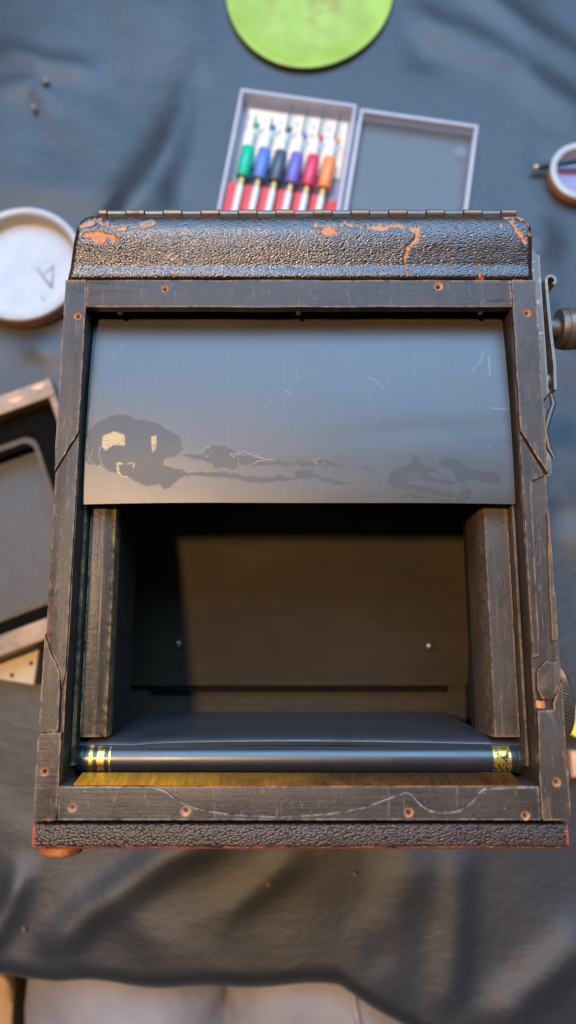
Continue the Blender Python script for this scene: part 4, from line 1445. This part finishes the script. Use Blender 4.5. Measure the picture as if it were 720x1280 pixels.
# black rebate plate with round-cornered opening, a step lower
def ring_prism(bm, outer, inner, z0, z1):
    n = len(inner)
    vo = [[bm.verts.new((*p, z)) for p in outer] for z in (z0, z1)]
    vi = [[bm.verts.new((*p, z)) for p in inner] for z in (z0, z1)]
    for i in range(n):
        j = (i + 1) % n
        bm.faces.new((vo[1][i], vo[1][j], vi[1][j], vi[1][i]))
        bm.faces.new((vo[0][j], vo[0][i], vi[0][i], vi[0][j]))
        bm.faces.new((vo[0][i], vo[0][j], vo[1][j], vo[1][i]))
        bm.faces.new((vi[0][j], vi[0][i], vi[1][i], vi[1][j]))
def rrect(x0, x1, y0, y1, r, n=8):
    o_ = []
    for cx_, cy_, a0 in ((x1 - r, y1 - r, 0), (x0 + r, y1 - r, 90), (x0 + r, y0 + r, 180), (x1 - r, y0 + r, 270)):
        for k in range(n + 1):
            a_ = math.radians(a0 + 90 * k / n)
            o_.append((cx_ + r * math.cos(a_), cy_ + r * math.sin(a_)))
    return o_
bm = bmesh.new()
ring_prism(bm, rrect(-Lx + w + .1, -4.6, -Ly + w + .1, -w - .1, 0.3), rrect(-Lx + w + 16, -22, -Ly + w + 9, -w - 14, 9), 12, 19)
fpart('rebate', bm, M['dead_black'])
bm = bmesh.new()
ring_prism(bm, rrect(-Lx + w + 15.9, -21.9, -Ly + w + 8.9, -w - 13.9, 9.1), rrect(-Lx + w + 19, -25, -Ly + w + 12, -w - 17.5, 7), 8, 18)
fpart('inner_lip', bm, M['lip'])
bm = bmesh.new()
for cx_, cy_ in ((-24, -6.5), (-8, -3.5)):
    pts = [(cx_ + 4 * math.cos(a) * (1 + .3 * math.sin(3 * a)), cy_ + 1.8 * math.sin(a)) for a in np.linspace(0, 2 * math.pi, 12, endpoint=False)]
    prism(bm, pts, 29.9, 30.25)
fpart('bare_patch', bm, M['peach'])

# ---- tan board with small holes
bz = 0.012
pts = [P(-60, 830, bz), P(56, 776, bz), P(43, 856, bz), P(-60, 838, bz)]
pts = [P(-70, 812, bz), P(54, 778, bz), P(42, 856, bz), P(-70, 838, bz)]
c_b = sum(pts, Vector()) / 4
bd = empty('wooden_board', (c_b.x, c_b.y, 0.0), 'pale tan wooden board with small screw holes beside the brown frame', 'board')
bm = bmesh.new()
prism(bm, [((p.x - c_b.x) / MM, (p.y - c_b.y) / MM) for p in pts][::-1], 0.5, 12, 0.8)
bdp = finish('plank', bm, M['tan_board'], bd, 40)
for u, v in ((39, 829), (15, 844), (18, 798)):
    p = (P(u, v, bz) - c_b) / MM
    bm = bmesh.new()
    lathe(bm, [(1.3, 11.9), (1.3, 12.06), (0.9, 12.08)], (p.x, p.y, 0), (0, 0, 1), 14)
    finish('screw_hole', bm, M['darkhole'], bd, 40)

# ---- small things by the right edge
p = P(722, 912, 0.006) / MM
bm = bmesh.new()
tube(bm, [(p.x - 2, p.y - 4, 7), (p.x + 3, p.y + 6, 7), (p.x + 40, p.y + 75, 7)], [5.5, 6.5, 6.5], 8)
o = finish('yellow_pencil', bm, M['yellow'], None, 30)
tag(o, 'thick yellow pencil lying on the cloth beside the knurled knob', 'pencil')
p = P(723, 952, 0.01) / MM
bm = bmesh.new()
box(bm, p.x - 5, p.x + 45, p.y - 9, p.y + 6, 0.5, 12, 2.5, 3)
o = finish('wooden_block', bm, M['peach'], None, 40)
tag(o, 'small pale wooden block on the cloth just below the yellow pencil', 'block')

# ---- crumbs on the cloth
for i, (u, v, s) in enumerate(((57, 101, 2.6), (42, 134, 2.2), (139, 78, 1.2), (335, 1106, 1.3), (443, 1093, 1.2), (30, 1162, 1.2))):
    p = P(u, v, 0.003)
    bm = bmesh.new()
    bmesh.ops.create_icosphere(bm, subdivisions=2, radius=s)
    for vv in bm.verts:
        vv.co *= 1 + 0.35 * noise.noise(vv.co * 0.8 + Vector((i * 7.1, 0, 0)))
        vv.co.z *= 0.7
    o = finish('crumb', bm, M['crumb'], None, 60)
    o.location = (p.x, p.y, 0.003)
    where = ['largest brown crumb on the cloth beyond the white jar lid', 'second brown crumb beside the largest one on the cloth', 'tiny dark crumb beside the long cloth fold', 'tiny crumb on the cloth below the scalloped bar',
             'tiny crumb on the cloth in front of the base board', 'tiny crumb on the cloth near the table edge'][i]
    tag(o, where, 'crumb', 'crumbs on the cloth')
crumbs = [o for o in COL.objects if o.name.startswith('crumb')]

# ================================================================== PERSON'S LAP, STOOLS
lap_z = -0.135
pv = [(x + 0.018, y, z) for x, y, z in [(-0.06, -0.50, -0.19), (-0.06, -0.52, -0.06), (-0.145, -0.44, -0.185), (-0.125, -0.22, -0.115), (-0.170, -0.02, -0.150), (-0.17, 0.0, -0.45), (-0.17, -0.01, -0.70), (-0.17, 0.12, -0.72),
      (0.005, -0.44, -0.185), (0.005, -0.22, -0.115), (0.05, -0.02, -0.150), (0.05, 0.0, -0.45), (0.05, -0.01, -0.70), (0.05, 0.12, -0.72)]]
pe = [(0, 1), (0, 2), (2, 3), (3, 4), (4, 5), (5, 6), (6, 7), (0, 8), (8, 9), (9, 10), (10, 11), (11, 12), (12, 13)]
rad = [0.13, 0.13, 0.095, 0.082, 0.066, 0.058, 0.045, 0.035, 0.095, 0.082, 0.066, 0.058, 0.045, 0.035]
me = bpy.data.meshes.new('person')
me.from_pydata(pv, pe, [])
person = bpy.data.objects.new('person', me)
COL.objects.link(person)
sk = person.modifiers.new('skin', 'SKIN')
for i, r in enumerate(rad):
    me.skin_vertices[0].data[i].radius = (r, r)
    me.skin_vertices[0].data[i].use_root = (i == 0)
sb = person.modifiers.new('sub', 'SUBSURF')
sb.levels = 4
sb.render_levels = 4
dg = bpy.context.evaluated_depsgraph_get()
nm_ = bpy.data.meshes.new_from_object(person.evaluated_get(dg))
person.modifiers.clear()
person.data = nm_
for vv in nm_.vertices:
    c = vv.co
    q = Vector((c.x * 9, c.y * 5 + c.x * 4, c.z * 7))
    q2 = Vector((c.x * 10 + c.y * 9, c.y * 30 - c.x * 8, c.z * 12))
    d_ = 0.012 * noise.noise(q) + 0.006 * noise.noise(q2) + 0.003 * noise.noise(q2 * 2.1)
    vv.co = c + vv.normal * d_
nm_.materials.append(M['grey_cloth'])
nm_.shade_smooth()
tag(person, 'person in grey trousers sitting at the near edge of the table', 'person')
# seam along the thigh, laid on the trouser surface
bpy.context.view_layer.update()
path = []
for i in range(14):
    t = i / 13
    p = P(440 + 18 * t - 4 * math.sin(t * 3), 1232 + 70 * t, -0.05)
    dirv = (p - Vector((0, 0, CAM_Z))).normalized()
    ok, loc, nr, _ = person.ray_cast(Vector((0, 0, CAM_Z)), dirv)
    if ok:
        path.append(loc + nr * 0.0008)
if len(path) > 3:
    bm = bmesh.new()
    tube(bm, path, 0.0022, 8)
    finish('seam', bm, M['seam'], person, 60, 1)
# stool she or he sits on
st = empty('stool', (-0.07, -0.52, -0.745), 'brown wooden stool under the seated person', 'stool')
si = Matrix.Translation(-Vector(st.location))
bm = bmesh.new()
prism(bm, rounded([(-260, -700), (120, -700), (120, -380), (-260, -380)], 40), -335, -305, 4)
o = finish('seat', bm, M['floorwood'], st); o.matrix_parent_inverse = si
for x in (-230, 90):
    for y in (-670, -410):
        bm = bmesh.new()
        lathe(bm, [(14, -745), (17, -336)], (x, y, 0), (0, 0, 1), 16)
        o = finish('leg', bm, M['floorwood'], st); o.matrix_parent_inverse = si
p = P(18, 1214, -0.20)
bx0, by0 = p.x / MM, p.y / MM
ch = empty('stool', (bx0 * MM - 0.15, by0 * MM - 0.15, -0.745), 'pale wooden stool standing beside the grey trousers', 'stool')
ci = Matrix.Translation(-Vector(ch.location))
bm = bmesh.new()
prism(bm, rounded([(bx0 - 300, by0 - 300), (bx0, by0 - 300), (bx0, by0 + 0), (bx0 - 300, by0 + 0)], 25), -235, -200, 5)
o = finish('seat', bm, M['stoolwood'], ch); o.matrix_parent_inverse = ci
for x in (bx0 - 270, bx0 - 35):
    for y in (by0 - 270, by0 - 35):
        bm = bmesh.new()
        lathe(bm, [(13, -745), (16, -236)], (x, y, 0), (0, 0, 1), 16)
        o = finish('leg', bm, M['stoolwood'], ch); o.matrix_parent_inverse = ci
